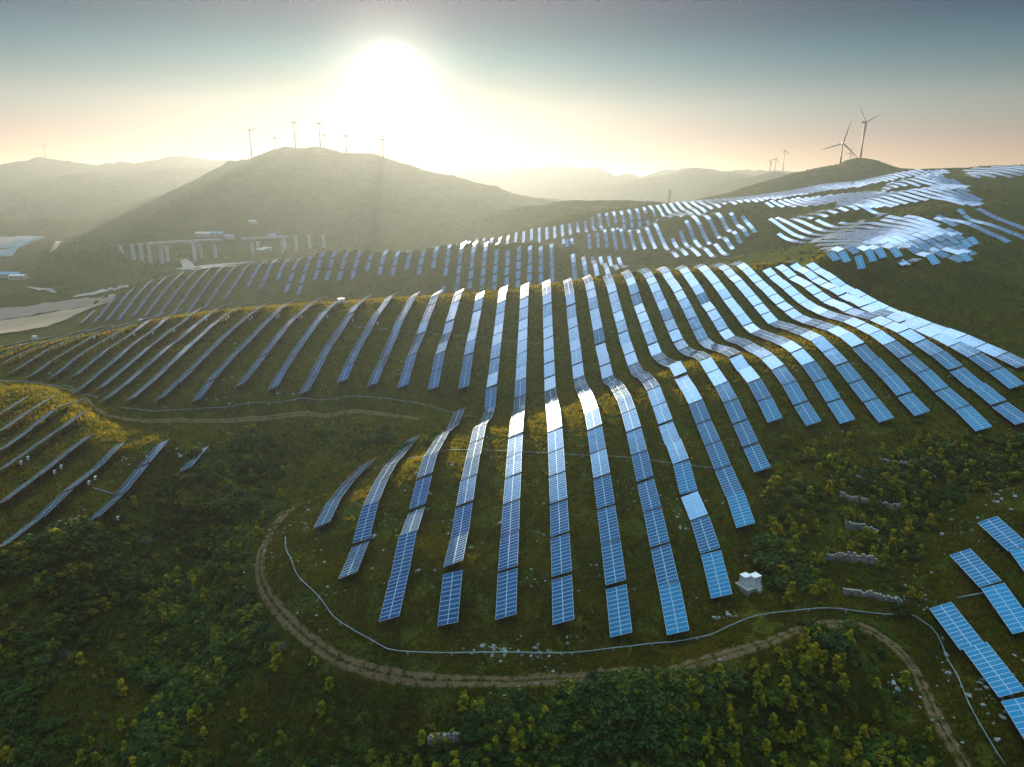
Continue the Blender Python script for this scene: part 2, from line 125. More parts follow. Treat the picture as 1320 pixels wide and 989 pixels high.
def hit(u, v, dmin=60, dmax=500):
    u = np.atleast_1d(np.asarray(u, float)); v = np.atleast_1d(np.asarray(v, float))
    l, f, z = ray(u, v)
    ds = np.exp(np.arange(math.log(dmin), math.log(dmax), .008))
    res = np.full((len(u), 3), np.nan)
    for c0 in range(0, len(u), 200):
        s_ = slice(c0, c0+200); L = (l[s_]/f[s_])[:, None]*ds[None]; DD = np.broadcast_to(ds, L.shape)
        X, Y = to_world(L, DD); H = height(X.ravel(), Y.ravel(), False).reshape(X.shape); R = CAMZ+(z[s_]/f[s_])[:, None]*ds[None]
        w = H > R; anyw = w.any(1); j = np.maximum(w.argmax(1), 1)
        for i in np.nonzero(anyw)[0]:
            k = j[i]; d0 = R[i, k-1]-H[i, k-1]; d1 = H[i, k]-R[i, k]; t = np.clip(d0/(d0+d1+1e-9), 0, 1)
            res[c0+i] = (X[i, k-1]+(X[i, k]-X[i, k-1])*t, Y[i, k-1]+(Y[i, k]-Y[i, k-1])*t, R[i, k-1]+(R[i, k]-R[i, k-1])*t)
    return res
def at(u, v, **k):
    p = hit([u], [v], **k)[0]
    return None if np.isnan(p[0]) else p

# ---------------------------------------------------------------- mesh and naming helpers
def mesh_np(name, V, Fc, nper, uv=None, smooth=False):
    me = bpy.data.meshes.new(name); V = np.ascontiguousarray(V, np.float32); Fc = np.ascontiguousarray(Fc, np.int32)
    nf = len(Fc)//nper if Fc.ndim == 1 else len(Fc); Fc = Fc.reshape(-1)
    me.vertices.add(len(V)); me.vertices.foreach_set('co', V.reshape(-1))
    me.loops.add(nf*nper); me.loops.foreach_set('vertex_index', Fc)
    me.polygons.add(nf); me.polygons.foreach_set('loop_start', np.arange(0, nf*nper, nper, dtype=np.int32))
    me.polygons.foreach_set('use_smooth', np.full(nf, bool(smooth)))
    if uv is not None:
        ul = me.uv_layers.new(name='UVMap'); ul.data.foreach_set('uv', np.ascontiguousarray(uv, np.float32).reshape(-1))
    me.update(calc_edges=True); me.validate(); return me
class MB:
    def __init__(s): s.v = []; s.f = []; s.n = 0
    def add(s, V, Fq):
        s.v += [tuple(p) for p in V]; s.f += [tuple(i+s.n for i in q) for q in Fq]; s.n += len(V)
    def box(s, c, size, R=None):
        hx, hy, hz = [q/2 for q in size]; P = []
        for sx, sy, sz in ((-1,-1,-1),(1,-1,-1),(1,1,-1),(-1,1,-1),(-1,-1,1),(1,-1,1),(1,1,1),(-1,1,1)):
            p = Vector((sx*hx, sy*hy, sz*hz))
            if R is not None: p = R @ p
            P.append(p+Vector(c))
        s.add(P, [(0,3,2,1),(4,5,6,7),(0,1,5,4),(1,2,6,5),(2,3,7,6),(3,0,4,7)])
    def tube(s, pts, rad, n=6, cap=True):
        pts = [Vector(p) for p in pts]; m = len(pts)
        if not hasattr(rad, '__len__'): rad = [rad]*m
        P = []
        for i, p in enumerate(pts):
            t = (pts[min(i+1, m-1)]-pts[max(i-1, 0)]).normalized()
            up = Vector((0,0,1)) if abs(t.z) < .95 else Vector((1,0,0))
            a = t.cross(up).normalized(); b = a.cross(t)
            P += [p+(a*math.cos(2*math.pi*k/n)+b*math.sin(2*math.pi*k/n))*rad[i] for k in range(n)]
        Fq = [(i*n+k, i*n+(k+1) % n, (i+1)*n+(k+1) % n, (i+1)*n+k) for i in range(m-1) for k in range(n)]
        if cap: Fq += [tuple(range(n-1, -1, -1)), tuple(range((m-1)*n, m*n))]
        s.add(P, Fq)
    def mesh(s, name, smooth=False):
        me = bpy.data.meshes.new(name); me.from_pydata(s.v, [], s.f)
        me.polygons.foreach_set('use_smooth', [bool(smooth)]*len(me.polygons))
        me.update(); return me
def obj(name, me, mat=None, parent=None):
    o = bpy.data.objects.new(name, me)
    if mat is not None and not len(me.materials): me.materials.append(mat)
    COL.objects.link(o)
    if parent is not None: o.parent = parent
    return o
def tag(o, label=None, cat=None, group=None, kind=None):
    if label: o['label'] = label
    if cat: o['category'] = cat
    if group: o['group'] = group
    if kind: o['kind'] = kind
    return o
def empty(name, loc, label, cat, group=None, rz=0):
    o = bpy.data.objects.new(name, None); o.empty_display_size = .5; COL.objects.link(o)
    o.location = loc; o.rotation_euler = (0, 0, rz); tag(o, label, cat, group); return o
ORD = ['zeroth','first','second','third','fourth','fifth','sixth','seventh','eighth','ninth','tenth','eleventh','twelfth','thirteenth','fourteenth','fifteenth','sixteenth','seventeenth','eighteenth','nineteenth','twentieth','twenty-first','twenty-second','twenty-third','twenty-fourth','twenty-fifth','twenty-sixth','twenty-seventh']

# ---------------------------------------------------------------- materials
def nodes(name):
    m = bpy.data.materials.new(name); m.use_nodes = True; nt = m.node_tree; b = nt.nodes['Principled BSDF']; return m, nt, b
def N(nt, t, **k):
    x = nt.nodes.new(t)
    for a, v in k.items():
        if a.startswith('i_'): x.inputs[a[2:].replace('_', ' ')].default_value = v
        else: setattr(x, a, v)
    return x
def ramp(nt, fac, stops):
    r = nt.nodes.new('ShaderNodeValToRGB'); e = r.color_ramp.elements
    while len(e) < len(stops): e.new(.5)
    for q, (p, c) in zip(e, stops): q.position = p; q.color = (*c, 1)
    nt.links.new(fac, r.inputs[0]); return r.outputs[0]
def simple(name, col, rough=.7, metal=0, var=.15, scale=3.0):
    m, nt, b = nodes(name)
    tc = N(nt, 'ShaderNodeTexCoord'); no = N(nt, 'ShaderNodeTexNoise'); no.inputs['Scale'].default_value = scale; no.inputs['Detail'].default_value = 5
    nt.links.new(tc.outputs['Object'], no.inputs['Vector'])
    c = ramp(nt, no.outputs['Fac'], [(.3, tuple(q*(1-var) for q in col)), (.7, tuple(min(1, q*(1+var)) for q in col))])
    nt.links.new(c, b.inputs['Base Color']); b.inputs['Roughness'].default_value = rough; b.inputs['Metallic'].default_value = metal
    return m
def mixc(nt, f, a, b, mode='MIX'):
    x = nt.nodes.new('ShaderNodeMix'); x.data_type = 'RGBA'; x.blend_type = mode
    if isinstance(f, (int, float)): x.inputs[0].default_value = f
    else: nt.links.new(f, x.inputs[0])
    for i, c in ((6, a), (7, b)):
        if isinstance(c, tuple): x.inputs[i].default_value = (*c, 1)
        else: nt.links.new(c, x.inputs[i])
    return x.outputs[2]
def noise(nt, vec, sc, det=5, rough=.6, dist=0):
    x = nt.nodes.new('ShaderNodeTexNoise'); x.inputs['Scale'].default_value = sc; x.inputs['Detail'].default_value = det
    x.inputs['Roughness'].default_value = rough; x.inputs['Distortion'].default_value = dist; nt.links.new(vec, x.inputs['Vector']); return x.outputs['Fac']

def ground_material():
    m, nt, b = nodes('hill ground')
    g = N(nt, 'ShaderNodeNewGeometry'); P = g.outputs['Position']
    n1 = noise(nt, P, .045, 8, .62, .3); n2 = noise(nt, P, .35, 8, .7); n3 = noise(nt, P, 1.9, 6, .7); n4 = noise(nt, P, .012, 6, .6)
    c1 = ramp(nt, n1, [(.3, (.034,.058,.010)), (.48, (.07,.098,.013)), (.58, (.125,.13,.016)), (.72, (.17,.15,.022))])
    c2 = ramp(nt, n2, [(.3, (.016,.026,.008)), (.5, (.058,.078,.016)), (.62, (.115,.108,.024)), (.75, (.10,.07,.035))])
    c = mixc(nt, .55, c1, c2)
    f3 = ramp(nt, n3, [(.38, (.25,.25,.25)), (.6, (1.05,1.05,1.05))])
    c = mixc(nt, 1.0, c, f3, 'MULTIPLY')
    f4 = ramp(nt, n4, [(.35, (.75,.85,.7)), (.65, (1.2,1.1,1.0))])
    c = mixc(nt, .8, c, mixc(nt, 1.0, c, f4, 'MULTIPLY'))
    nt.links.new(c, b.inputs['Base Color']); b.inputs['Roughness'].default_value = .9
    b.inputs['Specular IOR Level'].default_value = 0.0
    bp = N(nt, 'ShaderNodeBump'); bp.inputs['Strength'].default_value = 1.0; bp.inputs['Distance'].default_value = .5
    s = N(nt, 'ShaderNodeMath', operation='ADD'); nt.links.new(n2, s.inputs[0]); nt.links.new(n3, s.inputs[1]); nt.links.new(s.outputs[0], bp.inputs['Height'])
    nt.links.new(bp.outputs[0], b.inputs['Normal'])
    return m
def leaf_material(name, stops, trans=.35):
    m, nt, b = nodes(name)
    oi = N(nt, 'ShaderNodeObjectInfo'); g = N(nt, 'ShaderNodeNewGeometry')
    c = ramp(nt, oi.outputs['Random'], stops)
    n1 = noise(nt, g.outputs['Position'], 1.1, 3)
    c2 = mixc(nt, 1.0, c, ramp(nt, n1, [(.3, (.5,.55,.5)), (.7, (1.5,1.4,1.2))]), 'MULTIPLY')
    nt.links.new(c2, b.inputs['Base Color']); b.inputs['Roughness'].default_value = .7; b.inputs['Specular IOR Level'].default_value = .12
    tr = N(nt, 'ShaderNodeBsdfTranslucent'); nt.links.new(mixc(nt, 1.0, c2, (1.5,1.25,.5), 'MULTIPLY'), tr.inputs['Color'])
    mx = N(nt, 'ShaderNodeMixShader'); mx.inputs[0].default_value = trans
    nt.links.new(b.outputs[0], mx.inputs[1]); nt.links.new(tr.outputs[0], mx.inputs[2]); nt.links.new(mx.outputs[0], nt.nodes['Material Output'].inputs['Surface'])
    return m
def panel_material():
    m, nt, b = nodes('solar glass')
    uv = N(nt, 'ShaderNodeUVMap'); sx = N(nt, 'ShaderNodeSeparateXYZ'); nt.links.new(uv.outputs[0], sx.inputs[0])
    def M(op, a, bb=None):
        x = N(nt, 'ShaderNodeMath', operation=op)
        for i, q in enumerate((a, bb)):
            if q is None: continue
            if isinstance(q, (int, float)): x.inputs[i].default_value = q
            else: nt.links.new(q, x.inputs[i])
        return x.outputs[0]
    X = sx.outputs[0]; Y = sx.outputs[1]      # module units: X across 0..2, Y along 0..11
    def edge(c, w):                            # 1 near integer borders
        f = M('FRACT', c); d = M('ABSOLUTE', M('SUBTRACT', f, .5)); return M('GREATER_THAN', d, .5-w)
    fr = M('MAXIMUM', edge(X, .028), edge(Y, .045))
    cell = M('MAXIMUM', M('MULTIPLY', edge(M('MULTIPLY', X, 10), .03), .35), M('MULTIPLY', edge(M('MULTIPLY', Y, 6), .03), .35))
    wn = N(nt, 'ShaderNodeTexWhiteNoise'); wn.noise_dimensions = '3D'
    fl = N(nt, 'ShaderNodeVectorMath', operation='FLOOR'); nt.links.new(uv.outputs[0], fl.inputs[0])
    oi = N(nt, 'ShaderNodeObjectInfo'); ad = N(nt, 'ShaderNodeVectorMath', operation='ADD'); nt.links.new(fl.outputs[0], ad.inputs[0]); nt.links.new(oi.outputs['Random'], ad.inputs[1])
    nt.links.new(ad.outputs[0], wn.inputs[0])
    base = ramp(nt, wn.outputs['Value'], [(0, (.004,.04,.10)), (.5, (.006,.055,.13)), (.9, (.01,.07,.16)), (1, (.01,.03,.07))])
    c = mixc(nt, cell, base, (.10,.16,.24)); c = mixc(nt, fr, c, (.62,.66,.70))
    g = N(nt, 'ShaderNodeNewGeometry'); dust = noise(nt, g.outputs['Position'], .9, 6)
    c = mixc(nt, M('MULTIPLY', dust, .06), c, (.35,.33,.28))
    nt.links.new(c, b.inputs['Base Color'])
    r = M('ADD', M('MULTIPLY', fr, .3), M('ADD', .07, M('MULTIPLY', dust, .10))); nt.links.new(r, b.inputs['Roughness'])
    b.inputs['IOR'].default_value = 2.5; b.inputs['Specular Tint'].default_value = (.05, .47, 1.0, 1)      # blue anti-reflection film: blue seen steeply, white at grazing angles
    return m
MG = ground_material()
MP = panel_material()
MPB = simple('panel back sheet', (.42,.43,.44), .5, 0, .06)
MS = simple('galvanised steel', (.35,.36,.37), .45, .8)
MSD = simple('dull steel purlin', (.16,.165,.17), .5, .6)
MW = simple('white painted cabinet', (.84,.86,.87), .5, 0, .06)
MCON = simple('pale concrete', (.38,.37,.35), .85, 0, .18, 1.5)
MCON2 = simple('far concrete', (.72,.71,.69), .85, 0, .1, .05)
MPIPE = simple('grey cable duct', (.2,.27,.3), .6, 0, .35, .4)
MWALLROCK = simple('terrace stone', (.27,.26,.24), .9, 0, .45, 1.5)
MROCK = simple('pale limestone', (.30,.32,.33), .9, 0, .4, 1.2)
MDIRT = simple('dirt', (.17,.115,.075), .95, 0, .3, .7)
MBARK = simple('bark', (.07,.055,.04), .9)
MTWIG = simple('bare grey twigs', (.17,.16,.16), .9)
MWT = simple('turbine grey', (.12,.125,.13), .5, 0, .05, .05)
MFIELD = simple('harvested field', (.34,.24,.15), .95, 0, .12, .02)
MFIELD2 = simple('ploughed field', (.20,.155,.12), .95, 0, .15, .03)
MNET = simple('blue green dust netting', (.12,.22,.26), .9, 0, .3, .03)
MQUARRY = simple('cut rock', (.33,.28,.25), .95, 0, .3, .03)
MROAD = simple('concrete road', (.3,.28,.26), .9, 0, .1, .03)
MBLUE = simple('blue sheet roof', (.12,.28,.5), .6)
MWALL = simple('plaster wall', (.6,.58,.54), .8)
ML = leaf_material('shrub leaves', [(0, (.035,.075,.016)), (.3, (.055,.10,.018)), (.5, (.08,.125,.016)), (.75, (.13,.17,.018)), (.9, (.2,.215,.02)), (1, (.23,.2,.02))])
MLY = leaf_material('yellow sapling leaves', [(0, (.17,.25,.02)), (.5, (.28,.32,.022)), (1, (.42,.36,.022))], .45)
MLD = leaf_material('dark shrub leaves', [(0, (.026,.066,.02)), (.6, (.045,.09,.022)), (1, (.07,.115,.024))], .25)
MGR = leaf_material('grass blades', [(0, (.06,.07,.015)), (1, (.06,.07,.015))], .5)
# ================================================================ GROUND SHEET
da = .0026
av = np.arange(-1.42, 1.42+da, da)
bv = np.concatenate([np.log(np.linspace(30, 62, 26))[:-1], np.arange(math.log(62), math.log(420), .0034), np.arange(math.log(420), math.log(1800), .0052), np.arange(math.log(1800), math.log(9500), .009)])
AA, BB = np.meshgrid(av, bv); D = np.exp(BB)
X, Y = to_world(AA*D, D)
Z = height(X.ravel(), Y.ravel()).reshape(X.shape)
nb_, na_ = X.shape
idx = np.arange(nb_*na_).reshape(nb_, na_)
Fq = np.stack([idx[:-1, :-1], idx[:-1, 1:], idx[1:, 1:], idx[1:, :-1]], -1).reshape(-1, 4)
gm = mesh_np('terrain', np.stack([X, Y, Z], -1).reshape(-1, 3), Fq, 4, smooth=True)
tag(obj('hilly_ground', gm, MG), kind='structure')
def zmesh(x, y):
    """height of the meshed sheet (bilinear in its own grid)"""
    x = np.asarray(x, float); y = np.asarray(y, float); l, f = to_head(x, y)
    a = l/f; b = np.log(np.maximum(f, 31))
    i = np.clip((a-av[0])/da, 0, na_-1.001); j = np.clip(np.interp(b, bv, np.arange(nb_)), 0, nb_-1.001)
    i0 = i.astype(int); j0 = j.astype(int); fi = i-i0; fj = j-j0
    return Z[j0, i0]*(1-fi)*(1-fj)+Z[j0, i0+1]*fi*(1-fj)+Z[j0+1, i0]*(1-fi)*fj+Z[j0+1, i0+1]*fi*fj
_AS, _BS = np.meshgrid(np.linspace(-1.3, 1.3, 520), np.linspace(math.log(60), math.log(1700), 620)); _D = np.exp(_BS)
_XS, _YS = to_world(_AS*_D, _D); ZSM = height(_XS.ravel(), _YS.ravel(), False).reshape(_XS.shape)
def zs(x, y):
    """smooth grade of the land, without bumps"""
    sc = np.isscalar(x); x = np.atleast_1d(np.asarray(x, float)); y = np.atleast_1d(np.asarray(y, float)); l, f = to_head(x, y)
    i = np.clip((l/f+1.3)/2.6*519, 0, 518.999); j = np.clip((np.log(np.maximum(f, 60))-math.log(60))/(math.log(1700)-math.log(60))*619, 0, 618.999)
    i0 = i.astype(int); j0 = j.astype(int); fi = i-i0; fj = j-j0
    r = ZSM[j0, i0]*(1-fi)*(1-fj)+ZSM[j0, i0+1]*fi*(1-fj)+ZSM[j0+1, i0]*(1-fi)*fj+ZSM[j0+1, i0+1]*fi*fj
    return float(r[0]) if sc else r
def inpoly(u, v, poly):
    u = np.asarray(u); v = np.asarray(v); r = np.zeros(u.shape, bool); m = len(poly)
    for i in range(m):
        x1, y1 = poly[i]; x2, y2 = poly[(i+1) % m]
        c = ((y1 > v) != (y2 > v)) & (u < (x2-x1)*(v-y1)/((y2-y1) or 1e-9)+x1); r ^= c
    return r
def visible(x, y, z, lift=1.5):
    l, f = to_head(x, y); ts = np.linspace(.15, .985, 60)
    hh = zmesh(x*ts, y*ts)
    return bool(np.all(hh < CAMZ+(z+lift-CAMZ)*ts+.3))

# ================================================================ DIRT TRACKS
def strip_points(px, width, step=1.2):
    P = hit([p[0] for p in px], [p[1] for p in px]); P = P[~np.isnan(P[:, 0])][:, :2]
    out = []
    for i in range(len(P)-1):                              # Catmull-Rom
        p0 = P[max(i-1, 0)]; p1 = P[i]; p2 = P[i+1]; p3 = P[min(i+2, len(P)-1)]
        k = max(1, int(np.linalg.norm(p2-p1)/step))
        for q in range(k):
            t = q/k; out.append(.5*((2*p1)+(-p0+p2)*t+(2*p0-5*p1+4*p2-p3)*t*t+(-p0+3*p1-3*p2+p3)*t**3))
    out.append(P[-1]); return np.array(out)
def drape_strip(name, px, width, mat, dz=.1, label=None, nx=9, kind='structure', step=1.2):
    C = strip_points(px, width, step); T = np.gradient(C, axis=0); T /= np.linalg.norm(T, axis=1)[:, None]+1e-9
    Nn = np.c_[T[:, 1], -T[:, 0]]; s = np.linspace(-.5, .5, nx)
    V = []; uv = []
    L = np.r_[0, np.cumsum(np.linalg.norm(np.diff(C, axis=0), axis=1))]
    for k in range(nx):
        q = C+Nn*(s[k]*width); z = zmesh(q[:, 0], q[:, 1])+dz*(1-abs(s[k])*.8)
        V.append(np.c_[q, z])
    V = np.stack(V, 1); m = len(C); id_ = np.arange(m*nx).reshape(m, nx)
    Fq = np.stack([id_[:-1, :-1], id_[:-1, 1:], id_[1:, 1:], id_[1:, :-1]], -1).reshape(-1, 4)
    U = np.stack([np.tile(s+.5, (m, 1)), np.tile(L[:, None], (1, nx))], -1).reshape(-1, 2)
    o = obj(name, mesh_np(name, V.reshape(-1, 3), Fq, 4, uv=U[Fq.ravel()], smooth=True), mat)
    if kind: tag(o, label, kind=kind)
    return o, C
def track_material():
    m = MG.copy(); m.name = 'dirt track'; nt = m.node_tree; b = nt.nodes['Principled BSDF']
    src = b.inputs['Base Color'].links[0].from_socket
    uv = N(nt, 'ShaderNodeUVMap'); sx = N(nt, 'ShaderNodeSeparateXYZ'); nt.links.new(uv.outputs[0], sx.inputs[0])
    g = N(nt, 'ShaderNodeNewGeometry'); nz = noise(nt, g.outputs['Position'], .8, 6, .7); nf = noise(nt, g.outputs['Position'], 4, 4)
    prof = ramp(nt, sx.outputs[0], [(0, (0,0,0)), (.2, (.75,)*3), (.33, (1,)*3), (.5, (.48,)*3), (.67, (1,)*3), (.8, (.75,)*3), (1, (0,0,0))])
    a = N(nt, 'ShaderNodeMath', operation='MULTIPLY_ADD'); a.inputs[1].default_value = .62; nt.links.new(prof, a.inputs[0]); nt.links.new(nz, a.inputs[2])
    f = ramp(nt, a.outputs[0], [(.84, (0,0,0)), (.97, (1,1,1))])
    dirt = ramp(nt, nf, [(.3, (.12,.075,.04)), (.55, (.22,.145,.085)), (.8, (.32,.235,.15))])
    nt.links.new(mixc(nt, f, src, dirt), b.inputs['Base Color']); return m
MT = track_material()
TRACK = [(500,596),(470,612),(440,628),(410,640),(385,652),(362,670),(345,695),(335,722),(337,748),(350,775),(372,800),(400,825),(435,848),(475,863),(520,872),(570,877),(640,879),(700,877),(760,873),(830,867),(890,857),(940,843),(990,828),(1030,812),(1070,804),(1110,809),(1140,825),(1165,845),(1185,875),(1200,910),(1220,950),(1245,989),(1262,1020)]
_, TRC = drape_strip('dirt_track', TRACK, 2.9, MT)
_, TR2 = drape_strip('upper_dirt_track', [(-40,488),(0,491),(40,495),(75,500),(100,509),(117,522),(135,534),(160,540),(200,543),(250,543),(300,542),(350,538),(400,534),(450,531),(490,534),(540,540)], 2.7, MT)
TRALL = np.r_[TRC[::2], TR2[::2]]
def off_track(x, y, r=2.0):
    return np.array([np.min((TRALL[:, 0]-a)**2+(TRALL[:, 1]-b)**2) > r*r for a, b in zip(np.atleast_1d(x), np.atleast_1d(y))])

# ================================================================ VALLEY: fields, roads, cut rock (draped patches)
def patch(name, quad, mat, nu=24, nv=10, dz=1.2, label=None, kind='structure'):
    q = np.array(quad, float); V = []
    for j in range(nv+1):
        for i in range(nu+1):
            s = i/nu; t = j/nv; p = (q[0]*(1-s)+q[1]*s)*(1-t)+(q[3]*(1-s)+q[2]*s)*t; V.append(p)
    V = np.array(V); P = hit(V[:, 0], V[:, 1], dmin=430, dmax=3500)
    ok = ~np.isnan(P[:, 0]); P[~ok] = P[ok].mean(0)
    P[:, 2] = zmesh(P[:, 0], P[:, 1])+dz
    id_ = np.arange((nu+1)*(nv+1)).reshape(nv+1, nu+1)
    Fq = np.stack([id_[1:, :-1], id_[1:, 1:], id_[:-1, 1:], id_[:-1, :-1]], -1).reshape(-1, 4)
    # drop faces that jump across an occluding edge
    e = np.linalg.norm(P[Fq[:, 0]]-P[Fq[:, 2]], axis=1); Fq = Fq[e < 260]
    o = obj(name, mesh_np(name, P, Fq, 4, smooth=True), mat); tag(o, label, kind=kind); return o
patch('ploughed_field', [(-40,405),(150,381),(140,392),(-40,421)], MFIELD2)
patch('harvested_field', [(-40,423),(138,393),(60,424),(-40,440)], MFIELD, dz=1.5)
patch('valley_road', [(95,383.5),(166,369.5),(166,372.5),(95,386)], MROAD, dz=2.0)
patch('farm_road', [(30,370),(62,372),(74,376),(70,378)], MROAD, dz=1.6)
patch('dry_riverbed', [(225,347),(330,338),(310,343),(240,351)], MROAD, dz=1.3)
patch('cut_rock_slope', [(232,336),(240,334),(252,345),(236,347)], MQUARRY, dz=1.5)
patch('quarry_floor', [(-20,306),(40,304),(60,309),(-20,322)], MQUARRY, dz=2.0)
patch('quarry_netting', [(-20,323),(30,309),(58,309),(24,322)], MNET, dz=3.0)
patch('quarry_netting', [(-20,329),(26,321),(16,333),(-20,336)], MNET, dz=3.0)
patch('hill_track', [(72,312),(79,313),(74,322),(64,327)], MFIELD, dz=2.0, nu=4, nv=10)

# ================================================================ SOLAR TABLES
PITCH_Y = 10.75; LEN = 10.12; SLANT = 4.0; TILT = math.radians(25.0); H0 = 2.0
def modules_mesh(seed, name='solar_modules'):
    r = random.Random(seed); V = []; Fc = []; UV = []
    for i in range(2):
        for j in range(11):
            x0 = -2+i*2.0+.012; x1 = x0+1.976; y0 = -LEN/2+j*.92+.008; y1 = y0+.904
            tx = r.gauss(0, .0035); ty = r.gauss(0, .0045); mx = (x0+x1)/2; my = (y0+y1)/2
            def zz(x, y): return (x-mx)*tx+(y-my)*ty
            b = len(V)
            for top in (.02, -.02):
                for x, y in ((x0,y0),(x1,y0),(x1,y1),(x0,y1)): V.append((x, y, zz(x, y)+top))
            qs = [(0,1,2,3),(7,6,5,4),(0,4,5,1),(1,5,6,2),(2,6,7,3),(3,7,4,0)]
            for qi, q in enumerate(qs):
                Fc.append([b+k for k in q])
                cs = [(i, j), (i+1, j), (i+1, j+1), (i, j+1)]
                UV += [cs[k % 4] if qi == 0 else (i, j) for k in q]
    me = mesh_np(name, np.array(V), np.array(Fc), 4, uv=np.array(UV, float))
    me.materials.append(MP); me.materials.append(MPB)
    mi = np.zeros(len(me.polygons), np.int32); mi[1::6] = 1; me.polygons.foreach_set('material_index', mi)
    return me
MODS = [modules_mesh(s) for s in range(6)]
fb = MB()
for x in (-1.25, 1.25): fb.box((x, 0, -.09), (.08, LEN, .1))
for y in (-3.9, 0, 3.9): fb.box((0, y, -.18), (3.7, .08, .08))
FRAME = fb.mesh('mounting_frame'); FRAME.materials.append(MSD)
def leg_mesh(L):
    b = MB(); b.tube([(0, 0, -L), (0, 0, 0)], .06, 6); me = b.mesh('leg'); me.materials.append(MSD); return me
LEGS = {'front': leg_mesh(2.6), 'back': leg_mesh(4.3)}
brm = MB(); brm.tube([(0, 0, -.25), (-2.2, 0, -2.0)], .035, 4); BRACE = brm.mesh('brace'); BRACE.materials.append(MSD)

R_SEG = [[-23,277.6,286.5,'U'],[-22,264.5,285.2,'U'],[-21,251.2,293.9,'U'],[-20,243.6,298.7,'U'],[-19,239.3,293.0,'U'],[-18,236.8,292.7,'U'],[-17,234.6,287.7,'U'],[-16,220.4,285.6,'U'],[-15,217.8,278.7,'U'],[-14,203.7,282.1,'U'],[-13,200.8,281.3,'U'],[-12,199.6,281.6,'U'],[-11,202.2,282.0,'U'],[-10,211.7,291.7,'U'],[-9,212.9,288.6,'U'],[-8,213.1,299.4,'U'],[-7,223.1,303.6,'U'],[-6,223.9,309.4,'U'],[-5,131.7,159.5,'R'],[-5,225,308.8,'U'],[-4,114.5,178,'R'],[-4,228,307.4,'U'],[-3,103.5,205,'R'],[-3,233,304.6,'U'],[-2,103.5,317.5,'R'],[-1,104.6,321.7,'R'],[0,104.6,319.5,'R'],[1,104.2,319.8,'R'],[2,105.8,331.0,'R'],[3,115.6,338.0,'R'],[4,136.1,344.9,'R'],[5,157.8,354.0,'R'],[6,180.5,356.6,'R'],[7,179.4,360.4,'R'],[8,181.7,361.9,'R'],[9,181.1,364.6,'R'],[10,182.4,366.9,'R'],[11,171.9,355.0,'R'],[12,172.4,368.5,'R'],[13,191.4,380.7,'R'],[14,204.5,379.0,'R'],[-17,199.5,205.3,'L'],[-16,186.2,202.2,'L'],[-15,173.0,190.4,'L'],[-14,159.8,189.6,'L'],[-13,146.7,177.8,'L'],[-12,133.1,166.9,'L'],[-11,119.3,165.5,'L'],[-10,132.6,163.3,'L'],[-9,153.7,163.1,'L'],[7,84.0,115.8,'T'],[8,86.0,126.5,'T'],[9,105.3,137.6,'T']]
def row_x(k): return 10*(k+.5)+.5
cand = []           # every table: (x, y, zc, slope, block, row, number)
def lay_row(k, y0, y1, block):
    x = row_x(k); y = y0; i = 0
    while y < y1-PITCH_Y*.55:
        z0 = zs(x, y); g = zs(x, y+5)-z0; dy = LEN/math.sqrt(1+(g/5)**2)
        z1 = zs(x, y+dy); yc = y+dy/2
        i += 1
        if not (block == 'R' and k in (-4, -5) and False):
            cand.append(dict(x=x, y=yc, z=(z0+z1)/2*.5+zs(x, yc)*.5, s=(z1-z0)/dy, block=block, k=k, i=i))
        y += dy*(PITCH_Y/LEN)
for k, y0, y1, block in R_SEG: lay_row(k, y0, y1+(14 if block in 'RU' and k < 11 else 0), block)
